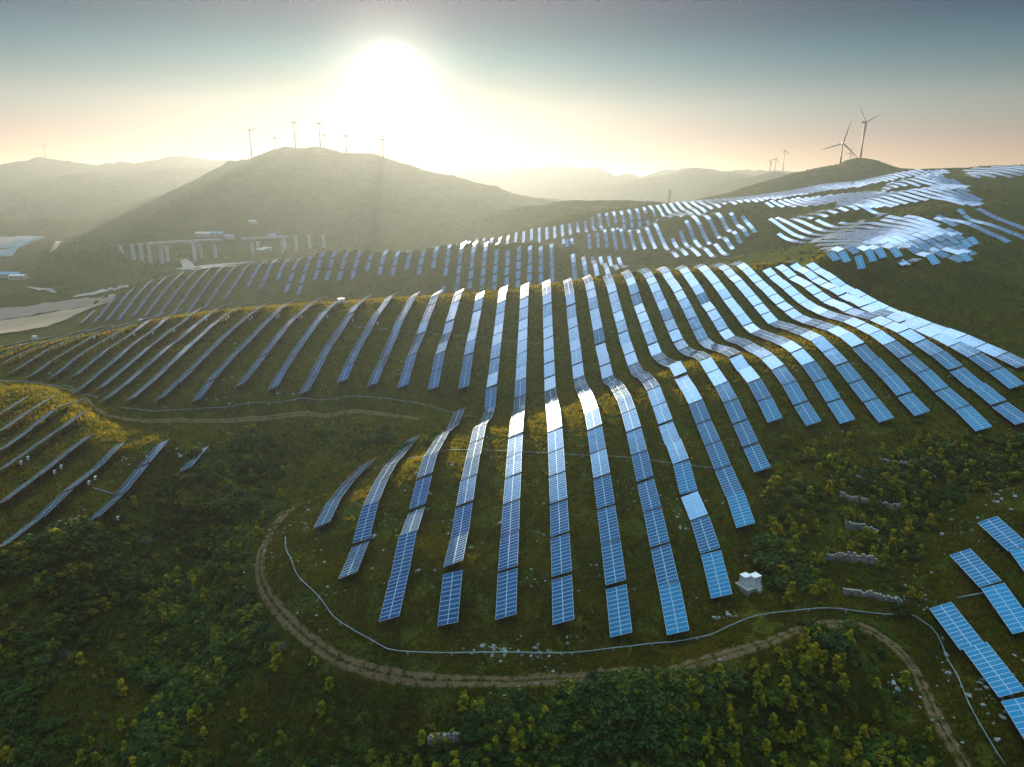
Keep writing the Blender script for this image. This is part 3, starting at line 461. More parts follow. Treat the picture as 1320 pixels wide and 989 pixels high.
BLOCKS = [
 [(95,415),(165,372),(214,354),(241,348),(268,344),(307,340),(356,336),(395,333),(422,325),(449,323),(513,326),(542,323),(571,316),(600,312),(630,318),(626,345),(596,350),(540,353),(500,350),(460,352),(432,362),(405,356),(385,384),(368,384),(372,352),(348,368),(315,372),(255,402),(180,404),(120,412)],
 [(556,382),(575,362),(612,345),(634,331),(640,321),(715,316),(722,368),(640,374)],
 [(604,311),(645,306),(673,298),(720,291),(773,277),(833,266),(886,259),(935,256),(932,265),(918,270),(900,275),(882,279),(865,281),(843,277),(825,281),(818,289),(796,286),(785,294),(758,299),(739,302),(711,308),(692,312),(664,311),(645,317),(606,320)],
 [(900,258),(953,254.5),(1015,246),(1062,237),(1107,232),(1144,225),(1180,219),(1222,219),(1222,224),(1180,227),(1144,233),(1107,241),(1062,246),(1010,255),(960,262),(900,266)],
 [(754,303),(778,297),(796,292),(818,289),(850,282),(858,300),(864,322),(836,321),(800,323),(780,319),(758,318)],
 [(720,309),(742,306),(742,314),(720,318)],
 [(730,329),(803,332),(808,344),(790,352),(770,358),(750,365),(730,365)],
 [(866,302),(880,298),(884,278),(893,276),(946,275),(966,277),(976,302),(962,303),(958,312),(945,323),(935,332),(895,330),(862,332),(866,318)],
 [(990,280),(1040,283),(1085,287),(1110,284),(1130,288),(1145,278),(1183,279),(1218,294),(1262,312),(1250,331),(1222,342),(1172,347),(1160,342),(1118,352),(1100,345),(1068,345),(1048,338),(1075,325),(1063,323),(1045,311),(1026,316),(1012,313),(1000,296)],
 [(1030,278),(1053,273),(1087,265),(1100,263),(1118,266),(1141,275),(1138,281),(1110,272),(1095,271),(1060,280),(1032,284)],
 [(1075,264),(1100,261),(1133,250),(1171,244),(1196,242),(1226,243),(1250,249),(1269,261),(1262,265),(1235,263),(1215,257),(1190,259),(1150,267),(1120,268),(1100,267)],
 [(1135,245),(1144,237),(1196,224),(1216,227),(1246,238),(1253,248),(1240,249),(1210,243),(1180,239),(1150,244)],
 [(985,260),(1030,255),(1075,251),(1120,246),(1143,245),(1140,252),(1100,262),(1075,262),(1040,266),(990,267)],
 [(1205,281),(1240,269),(1275,271),(1330,292),(1330,322),(1280,307),(1250,297),(1225,289)],
 [(1240,218),(1289,214),(1335,214),(1335,226),(1300,228),(1262,230),(1245,223)],
]
ks = np.arange(-60, 110)
far = []
for k in ks:
    x = row_x(k); y = 395.0-k % 3; ys = []
    yy = np.arange(y, 1260, PITCH_Y*.965)
    zz = zs(np.full(len(yy), x), yy); u, v, zc = project(np.full(len(yy), x), yy, zz+H0)
    z1 = zs(np.full(len(yy), x), yy-5); z2 = zs(np.full(len(yy), x), yy+5)
    ok = np.zeros(len(yy), bool); bi = np.zeros(len(yy), int)-1
    for bidx, poly in enumerate(BLOCKS):
        w = inpoly(u, v, poly) & ~ok; ok |= w; bi[w] = bidx
    cut = np.ones(len(yy), bool)
    for i in np.nonzero(ok & cut)[0]:
        if (bi[i] == 13 and k % 3) or (bi[i] == 14 and k % 2): continue
        far.append(dict(x=x, y=yy[i], z=zz[i], s=(z2[i]-z1[i])/10, block='F%d' % bi[i], k=int(k), i=0))
far = [c for c in far if -20 < project(c['x'], c['y'], c['z'])[0] < 1345 and visible(c['x'], c['y'], c['z'], 3.0)]
def basis(c, rr):
    s = c['s']+rr.gauss(0, .009); T = TILT+rr.gauss(0, .009)
    t = Vector((rr.gauss(0, .004), 1, s)).normalized(); e = Vector((math.cos(T), 0, math.sin(T))); e = (e-t*e.dot(t)).normalized()
    n_ = e.cross(t); return e, t, n_
view = []
for c in cand+far:
    rr = random.Random(int(c['x']*31+c['y']*17)); c['b'] = basis(c, rr); c['h'] = H0+rr.gauss(0, .05)
    u, v, d = project(c['x'], c['y'], c['z']+c['h']); p = Vector((c['x'], c['y'], c['z']+c['h']-CAMZ))
    inside = -25 < u < 1345 and v < 1020
    c['a'] = (abs(c['b'][2].dot(p))+.15*p.length)/p.length**3 if inside else 0
    c['u'] = float(u); c['v'] = float(v)
cand = [c for c in cand if c['a'] > 0 and visible(c['x'], c['y'], c['z'], 3.2)]
view = sorted(cand+far, key=lambda c: -c['a'])
hero = set(id(c) for c in view[:300]); print('tables', len(cand), len(far))
rest = [c for c in view[300:]]
BN = {'R': 'central slope', 'U': 'upper left slope', 'L': 'lower left plot', 'T': 'bottom right plot'}
def rowrank(block):
    ksb = sorted({c['k'] for c in view[:300] if c['block'] == block}); return {k: j+1 for j, k in enumerate(ksb)}
ranks = {b: rowrank(b) for b in {c['block'] for c in view[:300]}}
def colour_of(c):
    if c['block'] in ('U', 'L'): return 'edge-on grey'
    return 'blue' if c['v'] > 620 or (c['u'] > 960 and c['v'] > 480) else 'pale glinting'
# number tables within their row counting away from the camera, only those built one by one
byrow = {}
for c in view[:300]: byrow.setdefault((c['block'], c['k']), []).append(c)
table_pos = {}
for key, lst in byrow.items():
    lst.sort(key=lambda c: c['y'])
    for j, c in enumerate(lst, 1):
        bname = BN.get(c['block'], 'far ridge plot'); r = ranks[c['block']][c['k']]
        lab = f"{colour_of(c)} solar table, {ORD[min(j,27)]} from near end of {ORD[min(r,27)]} row from left, {bname}"
        g = Vector((c['x'], c['y'], c['z']))
        root = empty('solar_table', g, lab, 'solar panels', 'solar tables in rows on the hillsides')
        e, t, n_ = c['b']; R3 = Matrix((e, t, n_)).transposed().to_4x4()
        mo = obj('solar_modules', MODS[random.randrange(6)], None, root); mo.matrix_local = Matrix.Translation((0, 0, c['h'])) @ R3
        fr = obj('mounting_frame', FRAME, None, root); fr.matrix_local = Matrix.Translation((0, 0, c['h'])) @ R3
        for yl in (-3.9, 0, 3.9):
            for xl, kk in ((-1.25, 'front'), (1.25, 'back')):
                p = e*xl+t*yl-n_*.2; lg = obj('leg', LEGS[kk], None, root); lg.location = (p.x, p.y, c['h']+p.z)
        for yl in (-3.9, 3.9):
            p = e*1.25+t*yl-n_*.25; br = obj('brace', BRACE, None, root); br.location = (p.x, p.y, c['h']+p.z)
        table_pos[(c['block'], c['k'], j)] = c
# the remaining ones, farther off, as one object
V = []; Fc = []; UV = []; MI = []
for c in rest:
    e, t, n_ = c['b']; o = Vector((c['x'], c['y'], c['z']+c['h']))
    b = len(V)
    for dz in (.06, -.06):
        for xl, yl in ((-2, -LEN/2), (2, -LEN/2), (2, LEN/2), (-2, LEN/2)): V.append(tuple(o+e*xl+t*yl+n_*dz))
    for qi, q in enumerate([(0,1,2,3),(7,6,5,4),(0,4,5,1),(1,5,6,2),(2,6,7,3),(3,7,4,0)]):
        Fc.append([b+k for k in q]); cs = [(0, 0), (2, 0), (2, 11), (0, 11)]
        off = random.randrange(50)
        UV += [(cs[k % 4][0], cs[k % 4][1]) if qi == 0 else (0, 0) for k in q]; MI.append(1 if qi == 1 else 0)
    for yl in (-3.9, 3.9):
        for xl, hh in ((-1.25, 2.4), (1.25, 3.6)):
            p = o+e*xl+t*yl-n_*.1; b = len(V); w = .07
            for zz_ in (p.z, p.z-hh):
                for dx, dy in ((-w, -w), (w, -w), (w, w), (-w, w)): V.append((p.x+dx, p.y+dy, zz_))
            for q in ((0,1,5,4),(1,2,6,5),(2,3,7,6),(3,0,4,7)):
                Fc.append([b+k for k in q]); UV += [(0, 0)]*4; MI.append(2)
me = mesh_np('far_solar_tables', np.array(V), np.array(Fc), 4, uv=np.array(UV, float))
for m_ in (MP, MPB, MSD): me.materials.append(m_)
me.polygons.foreach_set('material_index', np.array(MI, np.int32))
tag(obj('distant_solar_tables', me), 'hundreds of small far solar tables in rows over the distant hills', 'solar panels', None, 'stuff')
ALLT = np.array([(c['x'], c['y']) for c in view])
# ================================================================ PLANTS
def leaf_cloud(seed, nclump, nleaf, shape, leaf, flat=.0):
    r = np.random.default_rng(seed); C = []
    for i in range(nclump):
        if shape == 'round':
            d = r.normal(size=3); d /= np.linalg.norm(d); q = r.uniform(.35, .92)
            c = d*q*np.array([1, 1, .72]); c[2] = abs(c[2])*.95+.18; s = r.uniform(.2, .34)
        elif shape == 'multi':
            ang = r.uniform(0, 6.28); rad = r.uniform(.1, .95); c = np.array([math.cos(ang)*rad, math.sin(ang)*rad, r.uniform(.15, .95)*(1.05-rad*.6)]); s = r.uniform(.16, .3)
        else:                       # upright sapling
            h = r.uniform(.1, 1.6); rad = .62*(1-h/2.0)*r.uniform(.2, 1); ang = r.uniform(0, 6.28)
            c = np.array([math.cos(ang)*rad, math.sin(ang)*rad, h]); s = r.uniform(.12, .22)
        C.append((c, s))
    P = []
    for c, s in C:
        m = max(4, int(nleaf/nclump*r.uniform(.5, 1.5))); d = r.normal(size=(m, 3)); d /= np.linalg.norm(d, axis=1)[:, None]
        P.append(c+d*s*r.uniform(.45, 1.0, (m, 1))*np.array([1, 1, .8]))
    P = np.concatenate(P); m = len(P)
    a = r.normal(size=(m, 3))*np.array([1, 1, .45]); a /= np.linalg.norm(a, axis=1)[:, None]; b = np.cross(a, r.normal(size=(m, 3))*np.array([.55, .55, 1])); b /= np.linalg.norm(b, axis=1)[:, None]
    s = leaf*r.uniform(.6, 1.4, (m, 1)); V = np.stack([P-a*s, P-b*s*.6, P+a*s, P+b*s*.6], 1).reshape(-1, 3)
    return V, np.arange(m*4).reshape(m, 4)
def crown_mesh(name, seed, ncl, nl, shape, leaf, mat):
    V, Fq = leaf_cloud(seed, ncl, nl, shape, leaf); me = mesh_np(name, V, Fq, 4); me.materials.append(mat); return me
def stems_mesh(seed, shape, mat=MBARK, h=1.0, twigs=6):
    r = random.Random(seed); b = MB()
    for i in range(twigs):
        a = r.uniform(0, 6.28); sp_ = r.uniform(.2, .75)*(.4 if shape == 'up' else 1); hh = h*r.uniform(.6, 1)*(1.8 if shape == 'up' else .85)
        pts = [(0, 0, -.25), (math.cos(a)*sp_*.2, math.sin(a)*sp_*.2, hh*.35), (math.cos(a+.2)*sp_*.6, math.sin(a+.2)*sp_*.6, hh*.7), (math.cos(a)*sp_, math.sin(a)*sp_, hh)]
        b.tube(pts, [.04, .03, .018, .008], 5)
        for q in range(2):
            s0 = Vector(pts[2]); e = s0+Vector((r.uniform(-.3, .3), r.uniform(-.3, .3), r.uniform(.1, .35))); b.tube([s0, e], [.014, .005], 4)
    me = b.mesh('stems'); me.materials.append(mat); return me
def bare_mesh(seed):
    r = random.Random(seed); b = MB()
    def br(p, d, L, rad, lv):
        q = p+d*L; b.tube([p, p+d*L*.5+Vector((r.uniform(-.05, .05), r.uniform(-.05, .05), 0))*L, q], [rad, rad*.8, rad*.6], 4, False)
        if lv:
            for i in range(4 if lv > 1 else 5):
                nd = (d+Vector((r.uniform(-.8, .8), r.uniform(-.8, .8), r.uniform(-.1, .6)))).normalized(); br(q if i else p+d*L*.6, nd, L*r.uniform(.55, .8), rad*.55, lv-1)
    for i in range(4):
        a = i*1.6+r.random(); br(Vector((0, 0, -.1)), Vector((math.cos(a)*.45, math.sin(a)*.45, 1)).normalized(), .5, .035, 4)
    me = b.mesh('twigs'); me.materials.append(MTWIG); return me
KINDS = {
 'round': ([crown_mesh('foliage', 10+i, 26, 1300, 'round', .11, ML) for i in range(4)], [stems_mesh(i, 'round') for i in range(2)]),
 'dark': ([crown_mesh('foliage', 20+i, 30, 1400, 'round', .10, MLD) for i in range(3)], [stems_mesh(10+i, 'round') for i in range(2)]),
 'multi': ([crown_mesh('foliage', 30+i, 22, 1000, 'multi', .115, ML) for i in range(4)], [stems_mesh(20+i, 'round') for i in range(2)]),
 'sapling': ([crown_mesh('foliage', 40+i, 26, 700, 'up', .105, MLY) for i in range(4)], [stems_mesh(30+i, 'up') for i in range(2)]),
}
BRUSH = [
 ('left gully', [(-70,730),(0,716),(60,695),(130,675),(215,612),(255,585),(330,552),(420,548),(500,552),(590,562),(500,592),(400,634),(350,665),(318,715),(310,760),(250,820),(180,1060),(-70,1060)], 1.0),
 ('slope below the track bend', [(322,768),(365,822),(420,862),(500,888),(560,892),(560,1060),(160,1060),(250,820)], 1.0),
 ('bottom bank below the track', [(560,892),(640,894),(760,890),(870,876),(900,1060),(560,1060)], 1.15),
 ('bank inside the right track bend', [(880,876),(960,850),(1030,828),(1060,812),(1110,820),(1150,850),(1180,900),(1215,989),(1230,1060),(900,1060)], 1.25),
 ('terraced bank right of the cabinets', [(985,600),(1010,565),(1100,556),(1190,552),(1260,566),(1330,568),(1330,612),(1245,640),(1195,700),(1185,780),(1090,782),(1010,778),(1000,760),(985,700)], 1.1),
]
cands = []
NT = 15000
aa = rng.uniform(-1.05, 1.05, NT*3); ff = np.exp(rng.uniform(math.log(68), math.log(290), NT*3)); xx, yy = to_world(aa*ff, ff); zz = zmesh(xx, yy)
uu, vv, dd = project(xx, yy, zz)
okb = off_track(xx, yy, 2.9)
for name, poly, dens in BRUSH:
    w = np.nonzero(inpoly(uu, vv, poly) & okb)[0]
    cl = fbm(xx[w]/16, yy[w]/16, 3, 77)
    for i, c in zip(w, cl):
        if random.random() > dens*np.clip(.5+c*1.1, .12, .95): continue
        t = random.random(); big = np.clip(.62+c*1.3, .35, 1.3)
        warm = name.startswith('bottom') or name.startswith('terraced') or name.startswith('bank')
        if t < (.24 if warm else .08): k = 'sapling'; s = random.uniform(1.0, 2.0)
        elif t < .48: k = 'multi'; s = random.uniform(1.1, 2.5)*big
        elif t < .72: k = 'round'; s = random.uniform(1.2, 3.0)*big
        else: k = 'dark'; s = random.uniform(1.3, 3.4)*big
        cands.append((s/dd[i], k, xx[i], yy[i], zz[i], s, name, uu[i], vv[i]))
# a few singled-out ones
SPECIAL = [(1072,838,'dark',3.3),(1050,815,'round',2.4),(1100,812,'round',2.0),(1160,792,'multi',2.2),(360,612,'dark',2.6),(345,640,'dark',3.0),(300,690,'dark',3.0),(255,745,'round',2.6),(205,880,'dark',3.2),(880,935,'sapling',2.2),(885,905,'sapling',2.0),(765,945,'sapling',2.3),(745,960,'sapling',2.1),(1000,905,'round',2.4),(1300,565,'sapling',1.6),(1185,545,'dark',1.8),(975,900,'sapling',2.0),(425,890,'sapling',1.8),(405,860,'sapling',1.5)]
for u, v, k, s in SPECIAL:
    p = at(u, v)
    if p is not None: cands.append((9, k, p[0], p[1], float(zs(p[0], p[1])), s, 'special', u, v))
cands.sort(key=lambda c: -c[0]); print('bushes', len(cands))
CW = {'round': 'mid-green bush', 'dark': 'dark green bush', 'multi': 'loose bush', 'sapling': 'yellow-green sapling'}
REG = {'left gully': 'gully', 'slope below the track bend': 'slope'}
BIG = [c for c in cands if -30 < c[7] < 1350 and c[8] < 1010][:290]; SM = [c for c in cands if not any(c is b for b in BIG)] if False else None
bigid = set(id(c) for c in BIG); SM = [c for c in cands if id(c) not in bigid]
src_obj = {}
def near_words(c):
    u, v = c[7], c[8]; s = 'in the '+c[6] if c[6] == 'left gully' else 'on the '+c[6]
    if c[6] == 'special': s = 'standing beside the dirt track loop' if v > 780 else 'in the brush'
    z1 = 'at the bottom edge' if v > 940 else ('low down' if v > 850 else ('halfway up' if v > 740 else ('high up' if v > 640 else 'near the top')))
    return s, z1
for j, c in enumerate(BIG):
    _, k, x, y, z_, s, reg, u, v = c
    ww, z1 = near_words(c); wide = 'large' if s > 2.6 else ('small' if s < 1.6 else 'medium')
    root = empty('sapling' if k == 'sapling' else 'bush', (x, y, z_-.12), f"{wide} {CW[k]} {z1} {ww}", 'young tree' if k == 'sapling' else 'bush', 'bushes and saplings on the brushy banks', random.uniform(0, 6.28))
    fo = obj('foliage', random.choice(KINDS[k][0]), None, root); sc = (s*random.uniform(.85, 1.15), s*random.uniform(.85, 1.15), s*random.uniform(.8, 1.15)); fo.scale = sc
    st = obj('stems', random.choice(KINDS[k][1]), None, root); st.scale = sc
    if k not in src_obj: src_obj[k] = []
    if len(src_obj[k]) < 3 and fo.data not in [q.data for q in src_obj[k]]: src_obj[k].append(fo)
for j, (u, v, s, w) in enumerate([(190,705,3.2,'beside the gully bushes left of the track loop'),(60,860,2.8,'low in the left gully'),(20,955,3.0,'at the bottom left corner'),(85,850,2.2,'right of another bare bush in the left gully'),(365,840,2.2,'below the dirt track bend'),(330,700,1.6,'on the verge left of the dirt track')]):
    p = at(u, v)
    if p is None: continue
    root = empty('bare_bush', (p[0], p[1], zs(p[0], p[1])), f"leafless grey twiggy bush {w}", 'bare bush', None, random.uniform(0, 6))
    b = obj('twigs', bare_mesh(j), None, root); b.scale = (s*.62,)*3
# the rest of the brush and the far scrub: one object of instanced shrubs
pts = [(c[2], c[3], c[4]-.1, c[5], {'round': 0, 'dark': 1, 'multi': 2, 'sapling': 3}[c[1]]) for c in SM]
def scatter(nn, d0, d1, keep, smin, smax, kinds, step_bias=1.0):
    a = rng.uniform(-1.0, 1.0, nn); d = np.exp(rng.uniform(math.log(d0), math.log(d1), nn)); x, y = to_world(a*d, d); z = zmesh(x, y)
    u, v, _ = project(x, y, z); ok = keep(u, v, x, y, d) & (u > -40) & (u < 1360) & (v < 1030)
    for i in np.nonzero(ok)[0]: pts.append((x[i], y[i], z[i]-.15, random.uniform(smin, smax), random.choice(kinds)))
def clear_of_tables(x, y, r=3.2):
    T = ALLT; out = np.ones(len(x), bool)
    for s in range(0, len(x), 500):
        dx = np.abs(x[s:s+500, None]-T[None, :, 0]); dy = np.abs(y[s:s+500, None]-T[None, :, 1]); out[s:s+500] = ~np.any((dx < r) & (dy < 6.5), axis=1)
    return out
scatter(1500, 95, 330, lambda u, v, x, y, d: clear_of_tables(x, y, 2.9) & off_track(x, y, 2.4) & (fbm(x/14, y/14, 3, 12) > .12), .3, .75, [0, 2, 2, 3])
scatter(9000, 330, 1250, lambda u, v, x, y, d: clear_of_tables(x, y, 3.5) & (fbm(x/45, y/45, 3, 14) > -.05) & ~inpoly(u, v, [(-60,384),(150,376),(140,400),(60,440),(-60,440)]), .8, 2.2, [0, 0, 1, 2, 2])
scatter(4200, 1000, 1800, lambda u, v, x, y, d: (fbm(x/110, y/110, 3, 15) > -.1) & ~inpoly(u, v, [(-60,300),(70,304),(60,335),(-60,345)]), 1.2, 2.8, [0, 1, 1, 2])
pts = np.array(pts); print('scrub instances', len(pts))
me = bpy.data.meshes.new('scrub'); me.vertices.add(len(pts)); me.vertices.foreach_set('co', np.ascontiguousarray(pts[:, :3], np.float32).ravel())
for nm, ar, ty in (('bsize', pts[:, 3]*1.0, 'FLOAT'), ('bkind', pts[:, 4]*3+rng.integers(0, 3, len(pts)), 'INT'), ('brot', rng.uniform(0, 6.28, len(pts)), 'FLOAT')):
    at_ = me.attributes.new(nm, ty, 'POINT'); at_.data.foreach_set('value', ar.astype(np.int32 if ty == 'INT' else np.float32))
so_ = obj('scrub', me); tag(so_, 'low scrub spreading over the banks and distant hills', 'scrub', None, 'stuff')
ng = bpy.data.node_groups.new('scrub', 'GeometryNodeTree'); ng.interface.new_socket('Geometry', in_out='INPUT', socket_type='NodeSocketGeometry'); ng.interface.new_socket('Geometry', in_out='OUTPUT', socket_type='NodeSocketGeometry')
gi = ng.nodes.new('NodeGroupInput'); go = ng.nodes.new('NodeGroupOutput'); iop = ng.nodes.new('GeometryNodeInstanceOnPoints'); jn = ng.nodes.new('GeometryNodeJoinGeometry')
mp_ = ng.nodes.new('GeometryNodeMeshToPoints'); ng.links.new(gi.outputs[0], mp_.inputs[0]); ng.links.new(mp_.outputs[0], iop.inputs['Points'])
order = []
for k in ('round', 'dark', 'multi', 'sapling'):
    L = src_obj[k]; order += [L[i % len(L)] for i in range(3)]
for o_ in reversed(order):
    oi = ng.nodes.new('GeometryNodeObjectInfo'); oi.inputs['Object'].default_value = o_; oi.inputs['As Instance'].default_value = True; oi.transform_space = 'ORIGINAL'
    ng.links.new(oi.outputs['Geometry'], jn.inputs[0])
ng.links.new(jn.outputs[0], iop.inputs['Instance']); iop.inputs['Pick Instance'].default_value = True
def na(nm, ty):
    q = ng.nodes.new('GeometryNodeInputNamedAttribute'); q.data_type = ty; q.inputs[0].default_value = nm; return [s_ for s_ in q.outputs if s_.enabled][0]
ng.links.new(na('bkind', 'INT'), iop.inputs['Instance Index']); ng.links.new(na('bsize', 'FLOAT'), iop.inputs['Scale'])
cx_ = ng.nodes.new('ShaderNodeCombineXYZ'); ng.links.new(na('brot', 'FLOAT'), cx_.inputs[2]); ng.links.new(cx_.outputs[0], iop.inputs['Rotation'])
ng.links.new(iop.outputs[0], go.inputs[0]); md = so_.modifiers.new('scrub', 'NODES'); md.node_group = ng

# grass and herbs: one object of blades
def grass_material():
    m, nt, b = nodes('grass'); g = N(nt, 'ShaderNodeNewGeometry'); P = g.outputs['Position']
    c = mixc(nt, .5, ramp(nt, noise(nt, P, .12, 5), [(.3, (.035,.06,.012)), (.48, (.085,.105,.014)), (.62, (.17,.165,.018)), (.78, (.2,.16,.03))]), ramp(nt, noise(nt, P, 1.4, 3), [(.3, (.04,.052,.012)), (.6, (.11,.115,.018)), (.8, (.15,.1,.035))]))
    nt.links.new(c, b.inputs['Base Color']); b.inputs['Roughness'].default_value = .8; b.inputs['Specular IOR Level'].default_value = .1
    tr = N(nt, 'ShaderNodeBsdfTranslucent'); nt.links.new(mixc(nt, 1.0, c, (1.7,1.3,.4), 'MULTIPLY'), tr.inputs['Color']); mx = N(nt, 'ShaderNodeMixShader'); mx.inputs[0].default_value = .62
    nt.links.new(b.outputs[0], mx.inputs[1]); nt.links.new(tr.outputs[0], mx.inputs[2]); nt.links.new(mx.outputs[0], nt.nodes['Material Output'].inputs['Surface']); return m
ng_ = 260000
a = rng.uniform(-1.02, 1.02, ng_); d = np.exp(rng.uniform(math.log(66), math.log(400), ng_)); x, y = to_world(a*d, d); z = zmesh(x, y); u, v, _ = project(x, y, z)
ok = (u > -20) & (u < 1340) & (v < 1010) & (fbm(x/4, y/4, 2, 21) > -.35); x, y, z, d = x[ok], y[ok], z[ok], d[ok]
t2 = TRALL; keep = np.ones(len(x), bool)
for s in range(0, len(x), 4000):
    keep[s:s+4000] = np.min((x[s:s+4000, None]-t2[None, :, 0])**2+(y[s:s+4000, None]-t2[None, :, 1])**2, axis=1) > 1.2**2
x, y, z, d = x[keep], y[keep], z[keep], d[keep]; m = len(x)
P0 = np.stack([x, y, z], 1); Vs = []
for q in range(5):
    an = rng.uniform(0, 6.28, m); h = rng.uniform(.25, .85, m)*np.interp(d, [70, 400], [1, 1.3]); w = rng.uniform(.07, .17, m)*np.interp(d, [70, 400], [.9, 1.8]); ox = rng.normal(0, .22, (m, 2))
    dx = np.cos(an)*w; dy = np.sin(an)*w; B = P0.copy(); B[:, :2] += ox; B[:, 2] -= .06
    L_ = B.copy(); L_[:, 0] -= dx; L_[:, 1] -= dy; R_ = B.copy(); R_[:, 0] += dx; R_[:, 1] += dy; T_ = B.copy(); T_[:, 2] += h; T_[:, :2] += rng.normal(0, .14, (m, 2))
    Vs.append(np.stack([L_, R_, T_], 1))
V = np.concatenate(Vs).reshape(-1, 3); gme = mesh_np('grass', V, np.arange(len(V)).reshape(-1, 3), 3); gme.materials.append(grass_material())
tag(obj('grass', gme), 'rough green and straw grass covering the hillsides', 'grass', None, 'stuff')

# ================================================================ ROCKS
def rock_mesh(seed):
    import bmesh
    bm = bmesh.new(); bmesh.ops.create_icosphere(bm, subdivisions=2, radius=.5); r = random.Random(seed)
    ax = [Vector((r.gauss(0, 1), r.gauss(0, 1), r.gauss(0, 1))).normalized() for _ in range(7)]; of = [r.uniform(.2, .42) for _ in ax]
    for v_ in bm.verts:
        for a_, o_ in zip(ax, of):
            dd_ = v_.co.dot(a_)
            if dd_ > o_: v_.co -= a_*(dd_-o_)
        v_.co.z *= .75; v_.co += Vector((r.gauss(0, .015), r.gauss(0, .015), r.gauss(0, .015)))
    me = bpy.data.meshes.new('rock'); bm.to_mesh(me); bm.free(); me.materials.append(MROCK); return me
ROCK = [rock_mesh(s) for s in range(8)]
RC = [(628,838,34,7,16,'above the track, below the central rows'),(700,842,34,7,12,'above the track, below the central rows'),(405,668,12,24,16,'in the stone heap left of the leftmost central rows'),(640,893,40,8,9,'on the verge just below the track'),(1285,890,34,45,46,'in the rock spill right of the right-hand duct'),(1290,640,30,20,20,'on the bank above the bottom right plot'),(1225,680,20,26,8,'left of the bottom right plot'),(290,515,60,10,20,'below the upper left rows'),(350,505,50,8,14,'below the upper left rows'),(60,492,40,12,14,'by the upper left track'),(172,592,14,8,9,'between the lower left rows'),(236,588,12,10,10,'beside the lone lower left table'),(330,575,60,25,8,'on the gully slope below the upper duct'),(930,795,30,10,10,'below the two white cabinets'),(1215,860,12,40,14,'between the track and the right-hand duct'),(1155,885,20,14,10,'inside the right track bend'),(500,620,80,30,14,'between the leftmost central rows'),(880,660,30,40,9,'between the central rows near the cabinets'),(100,660,60,40,9,'between the lower left rows'),(560,700,120,90,26,'between the central rows'),(620,440,220,40,20,'between the upper central rows'),(390,450,120,50,16,'between the upper left rows'),(300,905,60,25,5,'on the grassy slope below the track bend'),(1010,600,60,30,6,'on the terraced bank'),(380,790,20,20,7,'on the inner verge of the track loop'),(820,780,80,25,8,'near the front ends of the central rows')]
nr = 0
for u0, v0, su, sv, nn, words in RC:
    U = np.random.default_rng(u0+v0).normal(0, 1, (nn, 2))*.55; PP = hit(u0+U[:, 0]*su, v0+U[:, 1]*sv)
    for p in PP:
        if np.isnan(p[0]) or nr >= 300 or not off_track([p[0]], [p[1]], 1.9)[0]: continue
        s = random.choice([.35, .45, .6, .8, 1.1])*random.uniform(.8, 1.2)
        o = obj('rock', random.choice(ROCK)); o.location = (p[0], p[1], float(zmesh(p[0], p[1]))+s*.12); o.scale = (s*random.uniform(.8, 1.5), s, s*random.uniform(.7, 1.1)); o.rotation_euler = (random.uniform(-.3, .3), random.uniform(-.3, .3), random.uniform(0, 6.28))
        tag(o, f"pale grey limestone {'boulder' if s > .85 else 'rock'} {words}", 'rock', 'pale limestone rocks scattered on the slopes'); nr += 1
print('rocks', nr)
ns = 9000; a = rng.uniform(-.95, .95, ns); d = np.exp(rng.uniform(math.log(85), math.log(340), ns)); x, y = to_world(a*d, d); z = zmesh(x, y); u, v, _ = project(x, y, z)
ok = (u > 0) & (u < 1320) & (v < 985) & (fbm(x/9, y/9, 3, 61)+.5*fbm(x/30, y/30, 2, 62) > .2) & ~(inpoly(u, v, BRUSH[0][1]) | inpoly(u, v, BRUSH[2][1]) | inpoly(u, v, BRUSH[3][1]))
x, y, z = x[ok], y[ok], z[ok]; V = []; Fc = []
tet = []
for me_ in ROCK[:4]:
    import bmesh
    bm = bmesh.new(); bmesh.ops.create_icosphere(bm, subdivisions=1, radius=.5); rr = random.Random(len(tet))
    for v_ in bm.verts: v_.co *= rr.uniform(.6, 1.1); v_.co.z *= .7
    tet.append((np.array([v_.co[:] for v_ in bm.verts]), np.array([[q.index for q in f_.verts] for f_ in bm.faces]))); bm.free()
n0 = 0
for i in range(len(x)):
    tv, tf = tet[i % 4]; s = random.choice([.2, .28, .35, .5, .7])*random.uniform(.8, 1.2); an = random.uniform(0, 6.28); c_, s_ = math.cos(an), math.sin(an)
    q = tv*s*np.array([random.uniform(.9, 1.5), 1, 1]); q = np.c_[q[:, 0]*c_-q[:, 1]*s_+x[i], q[:, 0]*s_+q[:, 1]*c_+y[i], q[:, 2]+z[i]+s*.12]; V.append(q); Fc.append(tf+n0); n0 += len(q)
sm = mesh_np('loose_stones', np.concatenate(V), np.concatenate(Fc), 3); sm.materials.append(MROCK); print('stones', len(x))
tag(obj('loose_stones', sm), 'small pale loose stones strewn over the grassy slopes', 'stones', None, 'stuff')

